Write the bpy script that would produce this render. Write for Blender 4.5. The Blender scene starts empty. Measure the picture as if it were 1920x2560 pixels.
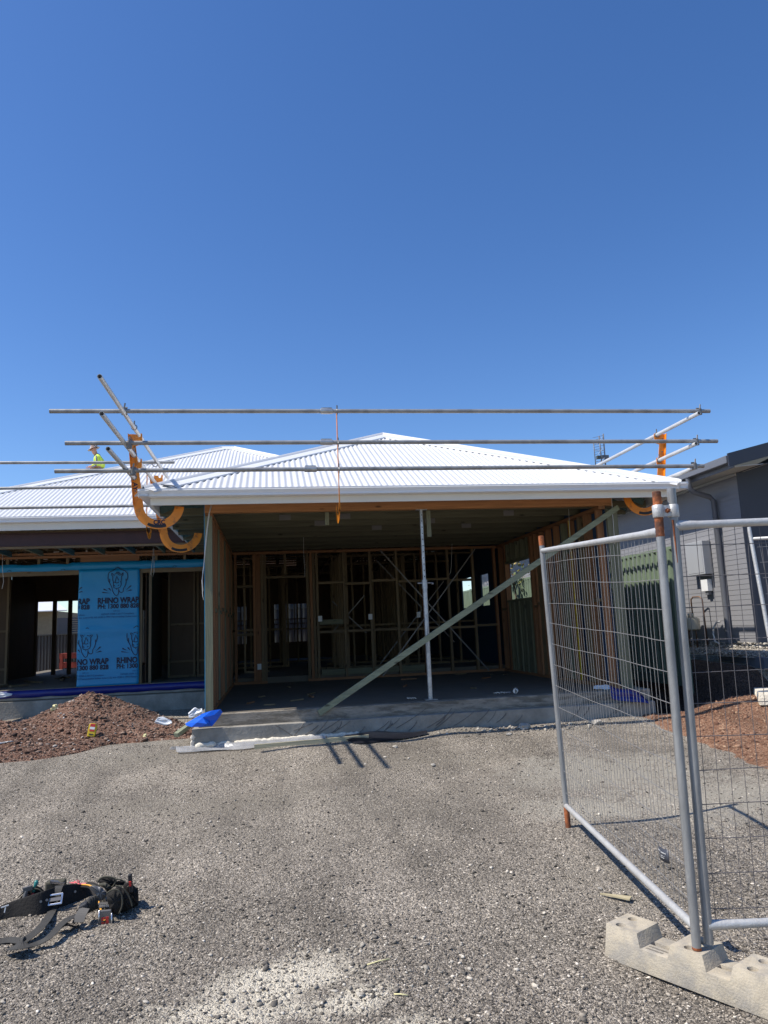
import bpy, bmesh, math, random
import numpy as np
from mathutils import Vector, Matrix, Euler
rnd = random.Random(11)
rad = math.radians
scene = bpy.context.scene
COL = scene.collection
# ------------------------------------------------------------------ camera
F, PITCH, YAW, ROLL, CAMZ = 1824.2, .1571, .1547, .0431, 1.5
_f = Vector((math.sin(YAW)*math.cos(PITCH), math.cos(YAW)*math.cos(PITCH), math.sin(PITCH)))
_r = Vector((math.cos(YAW), -math.sin(YAW), 0)); _u = _r.cross(_f)
CR = _r*math.cos(ROLL) - _u*math.sin(ROLL); CU = _r*math.sin(ROLL) + _u*math.cos(ROLL); CF = _f
cam_d = bpy.data.cameras.new('camera'); cam = bpy.data.objects.new('camera', cam_d); COL.objects.link(cam)
m = Matrix((CR, CU, -CF)).transposed().to_4x4(); m.translation = (0, 0, CAMZ)
cam.matrix_world = m
cam_d.sensor_fit = 'VERTICAL'; cam_d.sensor_height = 36; cam_d.lens = 36*F/2560
cam_d.clip_start = .05; cam_d.clip_end = 2000
scene.camera = cam
scene.render.resolution_x, scene.render.resolution_y = 768, 1024
# ------------------------------------------------------------------ light
SUN_AZ, SUN_EL = rad(84.5), rad(55)          # direction the light travels, from +Y towards +X
travel = Vector((math.sin(SUN_AZ)*math.cos(SUN_EL), math.cos(SUN_AZ)*math.cos(SUN_EL), -math.sin(SUN_EL)))
w = bpy.data.worlds.new('World'); scene.world = w; w.use_nodes = True
nt = w.node_tree; bg = nt.nodes['Background']
sky = nt.nodes.new('ShaderNodeTexSky'); sky.sky_type = 'NISHITA'; sky.sun_disc = False
sky.sun_elevation = SUN_EL; sky.sun_rotation = SUN_AZ + math.pi
sky.altitude = 600; sky.air_density = 1.0; sky.dust_density = 0.5; sky.ozone_density = 3.0
hsv = nt.nodes.new('ShaderNodeHueSaturation'); hsv.inputs['Saturation'].default_value = 1.23; hsv.inputs['Hue'].default_value = .508; hsv.inputs['Value'].default_value = 1.06
nt.links.new(sky.outputs[0], hsv.inputs['Color']); nt.links.new(hsv.outputs[0], bg.inputs[0]); bg.inputs[1].default_value = .108
sl = bpy.data.lights.new('sun', 'SUN'); sl.energy = 4.0; sl.angle = rad(.53); sl.color = (1, .94, .86)
so = bpy.data.objects.new('sun', sl); COL.objects.link(so); so.rotation_euler = travel.to_track_quat('-Z', 'Y').to_euler()
so.location = (-20, -3, 30)
scene.view_settings.view_transform = 'Standard'; scene.view_settings.look = 'None'
scene.view_settings.exposure = .55; scene.view_settings.gamma = 1
# ------------------------------------------------------------------ helpers
def ray(u, v):
    return (CF*F + CR*(u-960) - CU*(v-1280)).normalized()
def at(u, v, axis, val):
    """the world point seen at a photo pixel, on the plane axis = val"""
    d = ray(u, v); t = (val - (0, 0, CAMZ)[axis])/d[axis]
    return Vector((0, 0, CAMZ)) + d*t
def tag(o, label=None, cat=None, group=None, kind=None):
    if label: o['label'] = label
    if cat: o['category'] = cat
    if group: o['group'] = group
    if kind: o['kind'] = kind
    return o
def thing(name, label, cat, loc=(0, 0, 0), group=None):
    o = bpy.data.objects.new(name, None); COL.objects.link(o); o.location = loc; o.empty_display_size = .1
    return tag(o, label, cat, group)
class MB:
    def __init__(s): s.v = []; s.f = []
    def add(s, vs, fs):
        n = len(s.v); s.v += [tuple(p) for p in vs]; s.f += [tuple(i+n for i in f) for f in fs]; return s
    def box(s, a, b):
        x0, y0, z0 = [min(a[i], b[i]) for i in range(3)]; x1, y1, z1 = [max(a[i], b[i]) for i in range(3)]
        return s.add([(x0,y0,z0),(x1,y0,z0),(x1,y1,z0),(x0,y1,z0),(x0,y0,z1),(x1,y0,z1),(x1,y1,z1),(x0,y1,z1)],
                     [(0,3,2,1),(4,5,6,7),(0,1,5,4),(1,2,6,5),(2,3,7,6),(3,0,4,7)])
    def bar(s, p, q, w, d, up=(0, 0, 1)):
        """board from p to q, w wide across, d along up"""
        p, q = Vector(p), Vector(q); t = (q-p).normalized(); u = Vector(up); u = (u - t*u.dot(t)).normalized(); r = t.cross(u)
        vs = []
        for c in (p, q):
            for a, b in ((-1,-1),(1,-1),(1,1),(-1,1)): vs.append(c + r*(a*w/2) + u*(b*d/2))
        return s.add(vs, [(0,1,2,3),(7,6,5,4),(0,4,5,1),(1,5,6,2),(2,6,7,3),(3,7,4,0)])
    def tube(s, pts, r, n=12, cap=True, hollow=False):
        pts = [Vector(p) for p in pts]; rs = r if isinstance(r, (list, tuple)) else [r]*len(pts)
        base = len(s.v); u = None
        for i, p in enumerate(pts):
            t = (pts[min(i+1, len(pts)-1)] - pts[max(i-1, 0)]).normalized()
            if u is None: u = Vector((0,0,1)) if abs(t.z) < .9 else Vector((1,0,0))
            u = (u - t*u.dot(t)).normalized(); w_ = t.cross(u)
            for k in range(n):
                a = 2*math.pi*k/n; s.v.append(tuple(p + (u*math.cos(a) + w_*math.sin(a))*rs[i]))
        for i in range(len(pts)-1):
            for k in range(n):
                a = base+i*n+k; b = base+i*n+(k+1) % n; s.f.append((a, b, b+n, a+n))
        if cap and not hollow:
            s.f.append(tuple(base+k for k in range(n))[::-1]); e = base+(len(pts)-1)*n; s.f.append(tuple(e+k for k in range(n)))
        if hollow:      # a wall and a recess at both ends
            for e, q, nx in ((0, pts[0], pts[1]), (len(pts)-1, pts[-1], pts[-2])):
                d = (nx-q).normalized(); b0 = base+e*n; ring = [Vector(s.v[b0+k]) for k in range(n)]
                i1 = len(s.v); s.v += [tuple(q+(p-q)*.84) for p in ring]; i2 = len(s.v)
                s.v += [tuple(q+(p-q)*.84+d*rs[0]*7) for p in ring]
                for k in range(n):
                    k2 = (k+1) % n
                    s.f.append((b0+k, i1+k, i1+k2, b0+k2)); s.f.append((i1+k, i2+k, i2+k2, i1+k2))
                s.f.append(tuple(i2+k for k in range(n)))
        return s
    def prism(s, poly, thick, M=None):
        """poly: 2D points -> xy plane, extruded along z by thick, placed by M"""
        n = len(poly); vs = [Vector((x, y, 0)) for x, y in poly] + [Vector((x, y, thick)) for x, y in poly]
        if M is not None: vs = [M @ v for v in vs]
        fs = [tuple(range(n))[::-1], tuple(range(n, 2*n))] + [(i, (i+1) % n, n+(i+1) % n, n+i) for i in range(n)]
        return s.add(vs, fs)
    def grid(s, rows):
        """rows of equally many points"""
        n = len(rows[0]); b = len(s.v)
        for r in rows: s.v += [tuple(p) for p in r]
        for i in range(len(rows)-1):
            for j in range(n-1): a = b+i*n+j; s.f.append((a, a+1, a+n+1, a+n))
        return s
    def build(s, name, mat, parent=None, smooth=False, auto=None, solid=None, bevel=None):
        me = bpy.data.meshes.new(name); off = parent_loc(parent)
        me.from_pydata([(x-off.x, y-off.y, z-off.z) for x, y, z in s.v], [], s.f); me.update()
        o = bpy.data.objects.new(name, me); COL.objects.link(o)
        if parent: o.parent = parent
        if mat: me.materials.append(mat)
        bm = bmesh.new(); bm.from_mesh(me); bmesh.ops.recalc_face_normals(bm, faces=bm.faces); bm.to_mesh(me); bm.free()
        if smooth:
            me.shade_smooth()
            if auto: me.set_sharp_from_angle(angle=rad(auto))
        if solid:
            md = o.modifiers.new('solid', 'SOLIDIFY'); md.thickness = solid; md.offset = 0
        if bevel:
            md = o.modifiers.new('bevel', 'BEVEL'); md.width = bevel; md.segments = 2; md.limit_method = 'ANGLE'
        return o
def parent_loc(p):
    v = Vector((0, 0, 0))
    while p is not None: v += p.location; p = p.parent
    return v
def inst(mesh_obj, name, parent, **k): ...
# ------------------------------------------------------------------ materials
def mat(name, col, rough=.6, metal=0, var=.12, scale=8, bump=0, bscale=60, stretch=None, hue=0, rand=0, col2=None, mix_scale=3, mix_lo=.45, mix_hi=.6, spec=.5, trans=0, alpha=1):
    m = bpy.data.materials.new(name); m.use_nodes = True; t = m.node_tree; N, L = t.nodes, t.links
    b = N['Principled BSDF']; b.inputs['Roughness'].default_value = rough; b.inputs['Metallic'].default_value = metal
    b.inputs['Specular IOR Level'].default_value = spec
    if trans: b.inputs['Transmission Weight'].default_value = trans
    if alpha < 1: b.inputs['Alpha'].default_value = alpha
    tc = N.new('ShaderNodeTexCoord'); mp = N.new('ShaderNodeMapping'); L.new(tc.outputs['Object'], mp.inputs[0])
    if stretch: mp.inputs['Scale'].default_value = stretch
    oi = N.new('ShaderNodeObjectInfo')
    if rand:
        ad = N.new('ShaderNodeVectorMath'); ad.operation = 'MULTIPLY_ADD'; L.new(oi.outputs['Random'], ad.inputs[0]); ad.inputs[1].default_value = (17, 31, 23)
        L.new(mp.outputs[0], ad.inputs[2]); vec = ad.outputs[0]
    else: vec = mp.outputs[0]
    nz = N.new('ShaderNodeTexNoise'); nz.inputs['Scale'].default_value = scale; nz.inputs['Detail'].default_value = 6; nz.inputs['Roughness'].default_value = .6
    L.new(vec, nz.inputs[0])
    mr = N.new('ShaderNodeMapRange'); mr.inputs[1].default_value = .25; mr.inputs[2].default_value = .75; mr.inputs[3].default_value = 1-var; mr.inputs[4].default_value = 1+var
    L.new(nz.outputs[0], mr.inputs[0])
    hs = N.new('ShaderNodeHueSaturation'); hs.inputs['Color'].default_value = (*col, 1); L.new(mr.outputs[0], hs.inputs['Value'])
    if col2:
        n2 = N.new('ShaderNodeTexNoise'); n2.inputs['Scale'].default_value = mix_scale; n2.inputs['Detail'].default_value = 8; n2.inputs['Roughness'].default_value = .65; L.new(vec, n2.inputs[0])
        m2 = N.new('ShaderNodeMapRange'); m2.inputs[1].default_value = mix_lo; m2.inputs[2].default_value = mix_hi; L.new(n2.outputs[0], m2.inputs[0])
        mx = N.new('ShaderNodeMix'); mx.data_type = 'RGBA'; mx.inputs[6].default_value = (*col, 1); mx.inputs[7].default_value = (*col2, 1)
        L.new(m2.outputs[0], mx.inputs[0]); L.new(mx.outputs[2], hs.inputs['Color'])
    out = hs.outputs[0]
    if rand:
        h2 = N.new('ShaderNodeHueSaturation'); r2 = N.new('ShaderNodeMapRange'); r2.inputs[3].default_value = 1-rand; r2.inputs[4].default_value = 1+rand
        L.new(oi.outputs['Random'], r2.inputs[0]); L.new(r2.outputs[0], h2.inputs['Value']); L.new(out, h2.inputs['Color']); out = h2.outputs[0]
    L.new(out, b.inputs['Base Color'])
    if bump:
        n3 = N.new('ShaderNodeTexNoise'); n3.inputs['Scale'].default_value = bscale; n3.inputs['Detail'].default_value = 5; L.new(vec, n3.inputs[0])
        bp = N.new('ShaderNodeBump'); bp.inputs['Strength'].default_value = min(1, bump); bp.inputs['Distance'].default_value = .01*max(1, bump); L.new(n3.outputs[0], bp.inputs['Height'])
        L.new(bp.outputs[0], b.inputs['Normal'])
    return m
def wood(name, col, axis, knots=True, rand=.18):
    m = mat(name, col, rough=.75, var=.28, scale=5, stretch={'x': (.35, 6, 6), 'y': (6, .35, 6), 'z': (6, 6, .35)}[axis], rand=rand, bump=.3, bscale=14)
    t = m.node_tree; N, L = t.nodes, t.links; b = N['Principled BSDF']; src = b.inputs['Base Color'].links[0].from_socket
    if knots:
        vo = N.new('ShaderNodeTexVoronoi'); vo.inputs['Scale'].default_value = 1.0
        mp = N.new('ShaderNodeMapping'); mp.inputs['Scale'].default_value = {'x': (3, 9, 9), 'y': (9, 3, 9), 'z': (9, 9, 3)}[axis]
        tc = N.new('ShaderNodeTexCoord'); L.new(tc.outputs['Object'], mp.inputs[0]); L.new(mp.outputs[0], vo.inputs[0])
        r = N.new('ShaderNodeMapRange'); r.inputs[1].default_value = .06; r.inputs[2].default_value = .16; L.new(vo.outputs['Distance'], r.inputs[0])
        mx = N.new('ShaderNodeMix'); mx.data_type = 'RGBA'; mx.inputs[6].default_value = (*[c*.3 for c in col], 1); L.new(r.outputs[0], mx.inputs[0]); L.new(src, mx.inputs[7]); L.new(mx.outputs[2], b.inputs['Base Color'])
    return m
M = {}
OR, GR, TAN = (.30, .14, .062), (.17, .17, .105), (.19, .135, .072)
for ax in 'xyz':
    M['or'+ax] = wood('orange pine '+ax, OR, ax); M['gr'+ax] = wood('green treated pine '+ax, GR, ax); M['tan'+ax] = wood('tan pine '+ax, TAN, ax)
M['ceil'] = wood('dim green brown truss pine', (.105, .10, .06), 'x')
M['teal'] = wood('teal treated pine', (.085, .15, .14), 'y')
M['lvl'] = wood('laminated beam', (.44, .20, .075), 'x', rand=0)
M['brace'] = wood('pale green brace', (.22, .235, .15), 'x', rand=0)
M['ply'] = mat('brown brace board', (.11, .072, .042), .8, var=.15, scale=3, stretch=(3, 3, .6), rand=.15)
M['roof'] = mat('white roof sheet', (.66, .67, .67), .38, var=.03, scale=2)
M['flash'] = mat('white flashing', (.68, .69, .69), .35, var=.03, scale=3)
M['gutter'] = mat('white gutter', (.78, .79, .80), .35, var=.04, scale=2)
M['fascia'] = mat('cream fascia', (.74, .72, .66), .45, var=.04, scale=2)
M['galv'] = mat('galvanised tube', (.50, .51, .51), .42, .75, var=.2, scale=9, col2=(.34, .35, .36), mix_scale=6, bump=.15, bscale=40)
M['tube'] = mat('dull galvanised scaffold tube', (.36, .36, .35), .5, .45, var=.12, scale=3, col2=(.25, .25, .245), mix_scale=4, bump=.1, bscale=40)
M['tube_l'] = mat('bright galvanised scaffold tube', (.60, .60, .585), .5, .3, var=.05, scale=3, col2=(.50, .50, .49), mix_scale=3)
M['post'] = mat('grey fence post', (.33, .33, .32), .5, .45, var=.18, scale=6, stretch=(1.6, 1.6, .35), col2=(.24, .24, .235), mix_scale=5, bump=.2, bscale=50)
M['galv_d'] = mat('weathered galvanised tube', (.58, .58, .56), .55, .4, var=.15, scale=9, col2=(.42, .41, .39), mix_scale=9, mix_lo=.4, mix_hi=.66, bump=.35, bscale=50)
M['rust'] = mat('rusty steel', (.36, .11, .035), .85, .1, var=.35, scale=18, col2=(.12, .05, .03), mix_scale=14, bump=.5, bscale=60)
M['wire_dark'] = mat('dark fence wire', (.13, .12, .12), .6, .3, var=.2, scale=20)  # darker tone for the wires of the fixed panel
M['wire'] = mat('fence wire', (.33, .32, .305), .5, .55, var=.2, scale=20)
M['orange'] = mat('orange powder coat', (.78, .25, .015), .45, .0, var=.12, scale=6, col2=(.40, .13, .03), mix_scale=9, mix_lo=.52, mix_hi=.66, bump=.2, bscale=60)
M['dark'] = mat('black rubber', (.018, .018, .02), .6, var=.2)
M['bolt'] = mat('dull bolt steel', (.20, .19, .18), .5, .7)
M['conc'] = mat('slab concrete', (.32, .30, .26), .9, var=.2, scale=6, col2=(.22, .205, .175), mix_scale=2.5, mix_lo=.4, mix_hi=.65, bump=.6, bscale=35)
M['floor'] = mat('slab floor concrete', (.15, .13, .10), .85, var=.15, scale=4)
M['slab_band'] = mat('formed concrete', (.30, .265, .215), .9, var=.25, scale=6, stretch=(1, 1, 5), col2=(.16, .14, .11), mix_scale=4, bump=.7, bscale=30)
M['foam'] = mat('cream slab foam', (.70, .64, .52), .95, var=.15, scale=25, bump=1.2, bscale=45)
M['mortar'] = mat('pale mortar', (.55, .51, .44), .95, var=.2, scale=25, bump=1, bscale=60)
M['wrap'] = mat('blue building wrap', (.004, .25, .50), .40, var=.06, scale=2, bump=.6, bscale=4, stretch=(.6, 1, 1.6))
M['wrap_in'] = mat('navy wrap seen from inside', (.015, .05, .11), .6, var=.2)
M['ink'] = mat('printed navy ink', (.006, .012, .04), .6, var=0)
M['ink2'] = mat('faint printed ink', (.004, .085, .24), .6, var=0)
M['bluefilm'] = mat('deep blue plastic film', (.008, .016, .17), .35, var=.1, bump=.3, bscale=10)
M['bluetarp'] = mat('bright blue plastic', (.012, .11, .62), .3, var=.1, bump=.3, bscale=14)
M['clear'] = mat('milky plastic sheet', (.50, .50, .50), .22, var=.2, bump=.9, bscale=18, alpha=.42)
M['whiteplastic'] = mat('white crumpled plastic', (.72, .74, .76), .3, var=.05, bump=.8, bscale=22, alpha=.9)
M['blackfilm'] = mat('black plastic film', (.012, .013, .018), .35, bump=.5, bscale=12)
M['steelbeam'] = mat('dark red steel beam', (.055, .022, .022), .5, .2, var=.2)
M['pvc'] = mat('white cable', (.62, .60, .56), .5, var=.05)
M['whitebox'] = mat('white plastic box', (.78, .78, .76), .4, var=.03)
M['greybox'] = mat('grey meter box', (.36, .37, .38), .45, var=.03, scale=2)
M['board'] = mat('grey weatherboard paint', (.245, .245, .255), .6, var=.05, scale=2)
M['boarddark'] = mat('shade-darkened wall cladding', (.045, .05, .065), .6, var=.08, scale=2)  # shade on the neighbour's front wall, put into the colour
M['nfascia'] = mat('dark grey gutter paint', (.14, .145, .16), .4, var=.04)
M['nroof'] = mat('charcoal roof metal', (.04, .045, .06), .45, .2, var=.05)
M['soffit'] = mat('pale soffit', (.48, .47, .43), .7, var=.04)
M['beige'] = mat('beige painted meter', (.52, .46, .34), .5, var=.1)
M['pipe'] = mat('brown copper pipe', (.16, .09, .055), .5, .4, var=.2)
M['fgreen'] = mat('pale green fence steel', (.175, .23, .155), .5, .0, var=.05)
M['fgrey'] = mat('grey fence steel', (.065, .075, .07), .6, .0, var=.05)
M['slatgrey'] = mat('charcoal slats', (.07, .075, .09), .6)
M['timberedge'] = mat('grey retaining sleeper', (.13, .15, .19), .8, var=.15, bump=.4)
M['redstack'] = mat('red painted steel frame', (.35, .06, .035), .6, var=.2)
M['fabric_y'] = mat('fluoro yellow fabric', (.62, .80, .10), .8, var=.08, scale=10)
M['fabric_n'] = mat('navy fabric', (.018, .022, .05), .85, var=.1)
M['reflect'] = mat('grey reflective tape', (.16, .17, .20), .4, var=.05)
M['skin'] = mat('skin', (.52, .27, .18), .55, var=.06)
M['hat'] = mat('brown patterned hat', (.30, .19, .16), .9, var=.4, scale=40, col2=(.6, .55, .5), mix_scale=30)
M['leather'] = mat('black suede leather', (.022, .020, .018), .85, var=.3, scale=12, bump=.4, bscale=80, spec=.3)
M['webbing'] = mat('grey black webbing', (.042, .040, .035), .8, var=.2, scale=30, bump=.3, bscale=200)
M['suede'] = mat('worn olive suede', (.085, .08, .06), .9, var=.35, scale=14, spec=.2)
M['chrome'] = mat('bright buckle metal', (.7, .7, .7), .25, .9, var=.05)
M['redplastic'] = mat('red plastic', (.55, .04, .03), .4, var=.05)
M['pinktape'] = mat('faded pink tape', (.85, .22, .22), .6, var=.1)
M['yellow'] = mat('yellow plastic', (.72, .50, .02), .45, var=.08)
M['paleyellow'] = mat('pale yellow foam', (.75, .68, .35), .8, var=.1)
M['teal_p'] = mat('teal handle', (.02, .20, .18), .4)
M['orangeline'] = mat('orange edge stripe', (.85, .42, .06), .5)
M['leaf'] = mat('broad leaf', (.10, .16, .04), .5, var=.3, col2=(.45, .30, .08), mix_scale=6)
M['trunk'] = mat('bark', (.12, .09, .06), .9, var=.2)
M['alu'] = mat('aluminium rod', (.62, .62, .62), .35, .6)
M['glass'] = mat('dark window glass', (.03, .035, .04), .08, 0, var=0)
M['block'] = mat('fence block concrete', (.46, .40, .30), .92, var=.2, scale=9, col2=(.33, .30, .25), mix_scale=7, bump=.35, bscale=110)
M['blockweb'] = mat('fence block trough', (.56, .48, .34), .92, var=.12, scale=12, bump=.5, bscale=70)
M['strap'] = mat('perforated brace strap', (.22, .21, .20), .5, .5, var=.1)
# ---- gravel ground shader, soil shader
def speckle(t, sc, vec):
    N, L = t.nodes, t.links
    vo = N.new('ShaderNodeTexVoronoi'); vo.inputs['Scale'].default_value = sc; L.new(vec, vo.inputs[0]); return vo
def ground_mat(name, cols, dust, sc=(95, 230), blobs=()):
    m = bpy.data.materials.new(name); m.use_nodes = True; t = m.node_tree; N, L = t.nodes, t.links; b = N['Principled BSDF']
    b.inputs['Roughness'].default_value = .95; b.inputs['Specular IOR Level'].default_value = .25
    tc = N.new('ShaderNodeTexCoord'); P = tc.outputs['Object']
    wn = N.new('ShaderNodeTexNoise'); wn.inputs['Scale'].default_value = 40; L.new(P, wn.inputs[0])
    wv = N.new('ShaderNodeVectorMath'); wv.operation = 'MULTIPLY_ADD'; L.new(wn.outputs['Color'], wv.inputs[0]); wv.inputs[1].default_value = (.02,)*3; L.new(P, wv.inputs[2]); V = wv.outputs[0]
    v1 = speckle(t, sc[0], V); v2 = speckle(t, sc[1], V); v3 = speckle(t, sc[0]*.42, V)
    sep = N.new('ShaderNodeSeparateColor'); L.new(v1.outputs['Color'], sep.inputs[0])
    cr = N.new('ShaderNodeValToRGB'); L.new(sep.outputs[0], cr.inputs[0]); e = cr.color_ramp.elements
    e[0].color = (*cols[0], 1); e[1].color = (*cols[-1], 1)
    for i, c in enumerate(cols[1:-1]): q = e.new((i+1)/(len(cols)-1)); q.color = (*c, 1)
    sep2 = N.new('ShaderNodeSeparateColor'); L.new(v2.outputs['Color'], sep2.inputs[0])
    cr2 = N.new('ShaderNodeValToRGB'); L.new(sep2.outputs[1], cr2.inputs[0]); e = cr2.color_ramp.elements
    e[0].color = (*cols[0], 1); e[1].color = (*cols[-1], 1)
    for i, c in enumerate(cols[1:-1]): q = e.new((i+1)/(len(cols)-1)); q.color = (*c, 1)
    mx = N.new('ShaderNodeMix'); mx.data_type = 'RGBA'; mx.inputs[0].default_value = .5; L.new(cr.outputs[0], mx.inputs[6]); L.new(cr2.outputs[0], mx.inputs[7]); out = mx.outputs[2]
    # broad tone drift
    n1 = N.new('ShaderNodeTexNoise'); n1.inputs['Scale'].default_value = 1.3; n1.inputs['Detail'].default_value = 9; n1.inputs['Roughness'].default_value = .62; L.new(P, n1.inputs[0])
    r1 = N.new('ShaderNodeMapRange'); r1.inputs[1].default_value = .3; r1.inputs[2].default_value = .7; r1.inputs[3].default_value = .74; r1.inputs[4].default_value = 1.28; L.new(n1.outputs[0], r1.inputs[0])
    hs = N.new('ShaderNodeHueSaturation'); L.new(out, hs.inputs['Color']); L.new(r1.outputs[0], hs.inputs['Value']); out = hs.outputs[0]
    tm = N.new('ShaderNodeMapping'); tm.inputs['Scale'].default_value = (2.4, .38, 1); tm.inputs['Rotation'].default_value = (0, 0, rad(-14)); L.new(P, tm.inputs[0])
    tn = N.new('ShaderNodeTexNoise'); tn.inputs['Scale'].default_value = 1.1; tn.inputs['Detail'].default_value = 3; L.new(tm.outputs[0], tn.inputs[0])
    tr_ = N.new('ShaderNodeMapRange'); tr_.inputs[1].default_value = .35; tr_.inputs[2].default_value = .65; tr_.inputs[3].default_value = .84; tr_.inputs[4].default_value = 1.16; L.new(tn.outputs[0], tr_.inputs[0])
    h2_ = N.new('ShaderNodeHueSaturation'); L.new(out, h2_.inputs['Color']); L.new(tr_.outputs[0], h2_.inputs['Value']); out = h2_.outputs[0]
    # pale cement dust lying in patches
    for (x, y, rx, ry, amt, dc) in blobs:
        vm = N.new('ShaderNodeVectorMath'); vm.operation = 'SUBTRACT'; L.new(P, vm.inputs[0]); vm.inputs[1].default_value = (x, y, 0)
        vs = N.new('ShaderNodeVectorMath'); vs.operation = 'MULTIPLY'; L.new(vm.outputs[0], vs.inputs[0]); vs.inputs[1].default_value = (1/rx, 1/ry, 0)
        ln = N.new('ShaderNodeVectorMath'); ln.operation = 'LENGTH'; L.new(vs.outputs[0], ln.inputs[0])
        nn = N.new('ShaderNodeTexNoise'); nn.inputs['Scale'].default_value = 5; nn.inputs['Detail'].default_value = 10; nn.inputs['Roughness'].default_value = .75; L.new(P, nn.inputs[0])
        ma = N.new('ShaderNodeMath'); ma.operation = 'MULTIPLY_ADD'; L.new(nn.outputs[0], ma.inputs[0]); ma.inputs[1].default_value = -2.6; L.new(ln.outputs['Value'], ma.inputs[2])
        rr = N.new('ShaderNodeMapRange'); rr.inputs[1].default_value = -.25; rr.inputs[2].default_value = -.85; rr.inputs[3].default_value = 0; rr.inputs[4].default_value = amt; L.new(ma.outputs[0], rr.inputs[0])
        mm = N.new('ShaderNodeMix'); mm.data_type = 'RGBA'; L.new(rr.outputs[0], mm.inputs[0]); L.new(out, mm.inputs[6]); mm.inputs[7].default_value = (*dc, 1); out = mm.outputs[2]
    L.new(out, b.inputs['Base Color'])
    a1 = N.new('ShaderNodeMath'); a1.operation = 'MULTIPLY_ADD'; L.new(v2.outputs['Distance'], a1.inputs[0]); a1.inputs[1].default_value = .5; L.new(v1.outputs['Distance'], a1.inputs[2])
    a2 = N.new('ShaderNodeMath'); a2.operation = 'MULTIPLY_ADD'; L.new(v3.outputs['Distance'], a2.inputs[0]); a2.inputs[1].default_value = .9; L.new(a1.outputs[0], a2.inputs[2])
    bp = N.new('ShaderNodeBump'); bp.invert = True; bp.inputs['Strength'].default_value = 1; bp.inputs['Distance'].default_value = .015; L.new(a2.outputs[0], bp.inputs['Height']); L.new(bp.outputs[0], b.inputs['Normal'])
    return m
DUST = (.74, .67, .53)
M['gravel'] = ground_mat('crushed grey gravel', [(.042, .036, .029), (.165, .143, .115), (.27, .235, .188), (.42, .366, .293), (.80, .71, .58)], None,
    blobs=[(.03, 3.68, .42, .26, .97, DUST), (-.26, 3.42, .34, .26, .97, DUST), (.27, 3.40, .26, .14, .9, DUST), (2.0, 4.3, .5, .6, .4, (.34, .30, .235)), (-.6, 6.6, 1.1, .35, .4, (.34, .30, .235)), (1.2, 7.4, 1.4, .35, .4, (.34, .30, .235)), (.42, 3.12, .3, .12, .6, DUST), (3.0, 6.6, 1.1, .7, .8, (.48, .44, .36)), (3.5, 5.6, .9, .8, .75, (.48, .44, .36)), (2.4, 5.7, .6, .3, .85, (.52, .475, .385)),
           (1.6, 8.5, 1.6, .35, .5, (.34, .31, .25)), (-.9, 8.4, 1.6, .35, .55, (.30, .265, .21)), (.4, 6.2, 2.6, .9, .22, (.30, .265, .21))])
M['soil'] = ground_mat('red brown soil', [(.12, .055, .032), (.21, .105, .062), (.29, .16, .10), (.40, .27, .18)], None, sc=(60, 160))
M['soilpile'] = ground_mat('dark red brown rubble soil', [(.04, .02, .013), (.11, .052, .033), (.18, .09, .058), (.25, .145, .10), (.34, .25, .19)], None, sc=(48, 120))
M['sand'] = ground_mat('pale landscaping gravel', [(.22, .20, .17), (.36, .32, .26), (.5, .45, .37)], None, sc=(50, 120))
def stone_mat(name, cols):
    m = bpy.data.materials.new(name); m.use_nodes = True; t = m.node_tree; N, L = t.nodes, t.links; b = N['Principled BSDF']
    b.inputs['Roughness'].default_value = .9; g = N.new('ShaderNodeNewGeometry'); cr = N.new('ShaderNodeValToRGB'); cr.color_ramp.interpolation = 'LINEAR'
    e = cr.color_ramp.elements; e[0].color = (*cols[0][1], 1); e[0].position = 0; e[1].color = (*cols[-1][1], 1)
    for p, c in cols[1:-1]: q = e.new(p); q.color = (*c, 1)
    L.new(g.outputs['Random Per Island'], cr.inputs[0])
    tc = N.new('ShaderNodeTexCoord'); nz = N.new('ShaderNodeTexNoise'); nz.inputs['Scale'].default_value = 120; L.new(tc.outputs['Object'], nz.inputs[0])
    hs = N.new('ShaderNodeHueSaturation'); mr = N.new('ShaderNodeMapRange'); mr.inputs[3].default_value = .7; mr.inputs[4].default_value = 1.3; L.new(nz.outputs[0], mr.inputs[0]); L.new(mr.outputs[0], hs.inputs['Value'])
    L.new(cr.outputs[0], hs.inputs['Color']); L.new(hs.outputs[0], b.inputs['Base Color']); return m
M['stones'] = stone_mat('mixed gravel stones', [(0, (.03, .028, .024)), (.3, (.125, .109, .088)), (.65, (.235, .204, .165)), (.9, (.43, .376, .30)), (1, (.78, .70, .58))])
M['redstones'] = stone_mat('red rubble stones', [(0, (.035, .019, .013)), (.35, (.105, .052, .034)), (.7, (.185, .105, .072)), (.93, (.31, .225, .17)), (1, (.5, .45, .4))])
M['orangestones'] = stone_mat('orange soil crumbs', [(0, (.10, .045, .027)), (.4, (.20, .095, .052)), (.75, (.29, .165, .10)), (1, (.42, .28, .18))])

SL = .610        # garage slab level
HZ = .715        # house floor level
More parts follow.
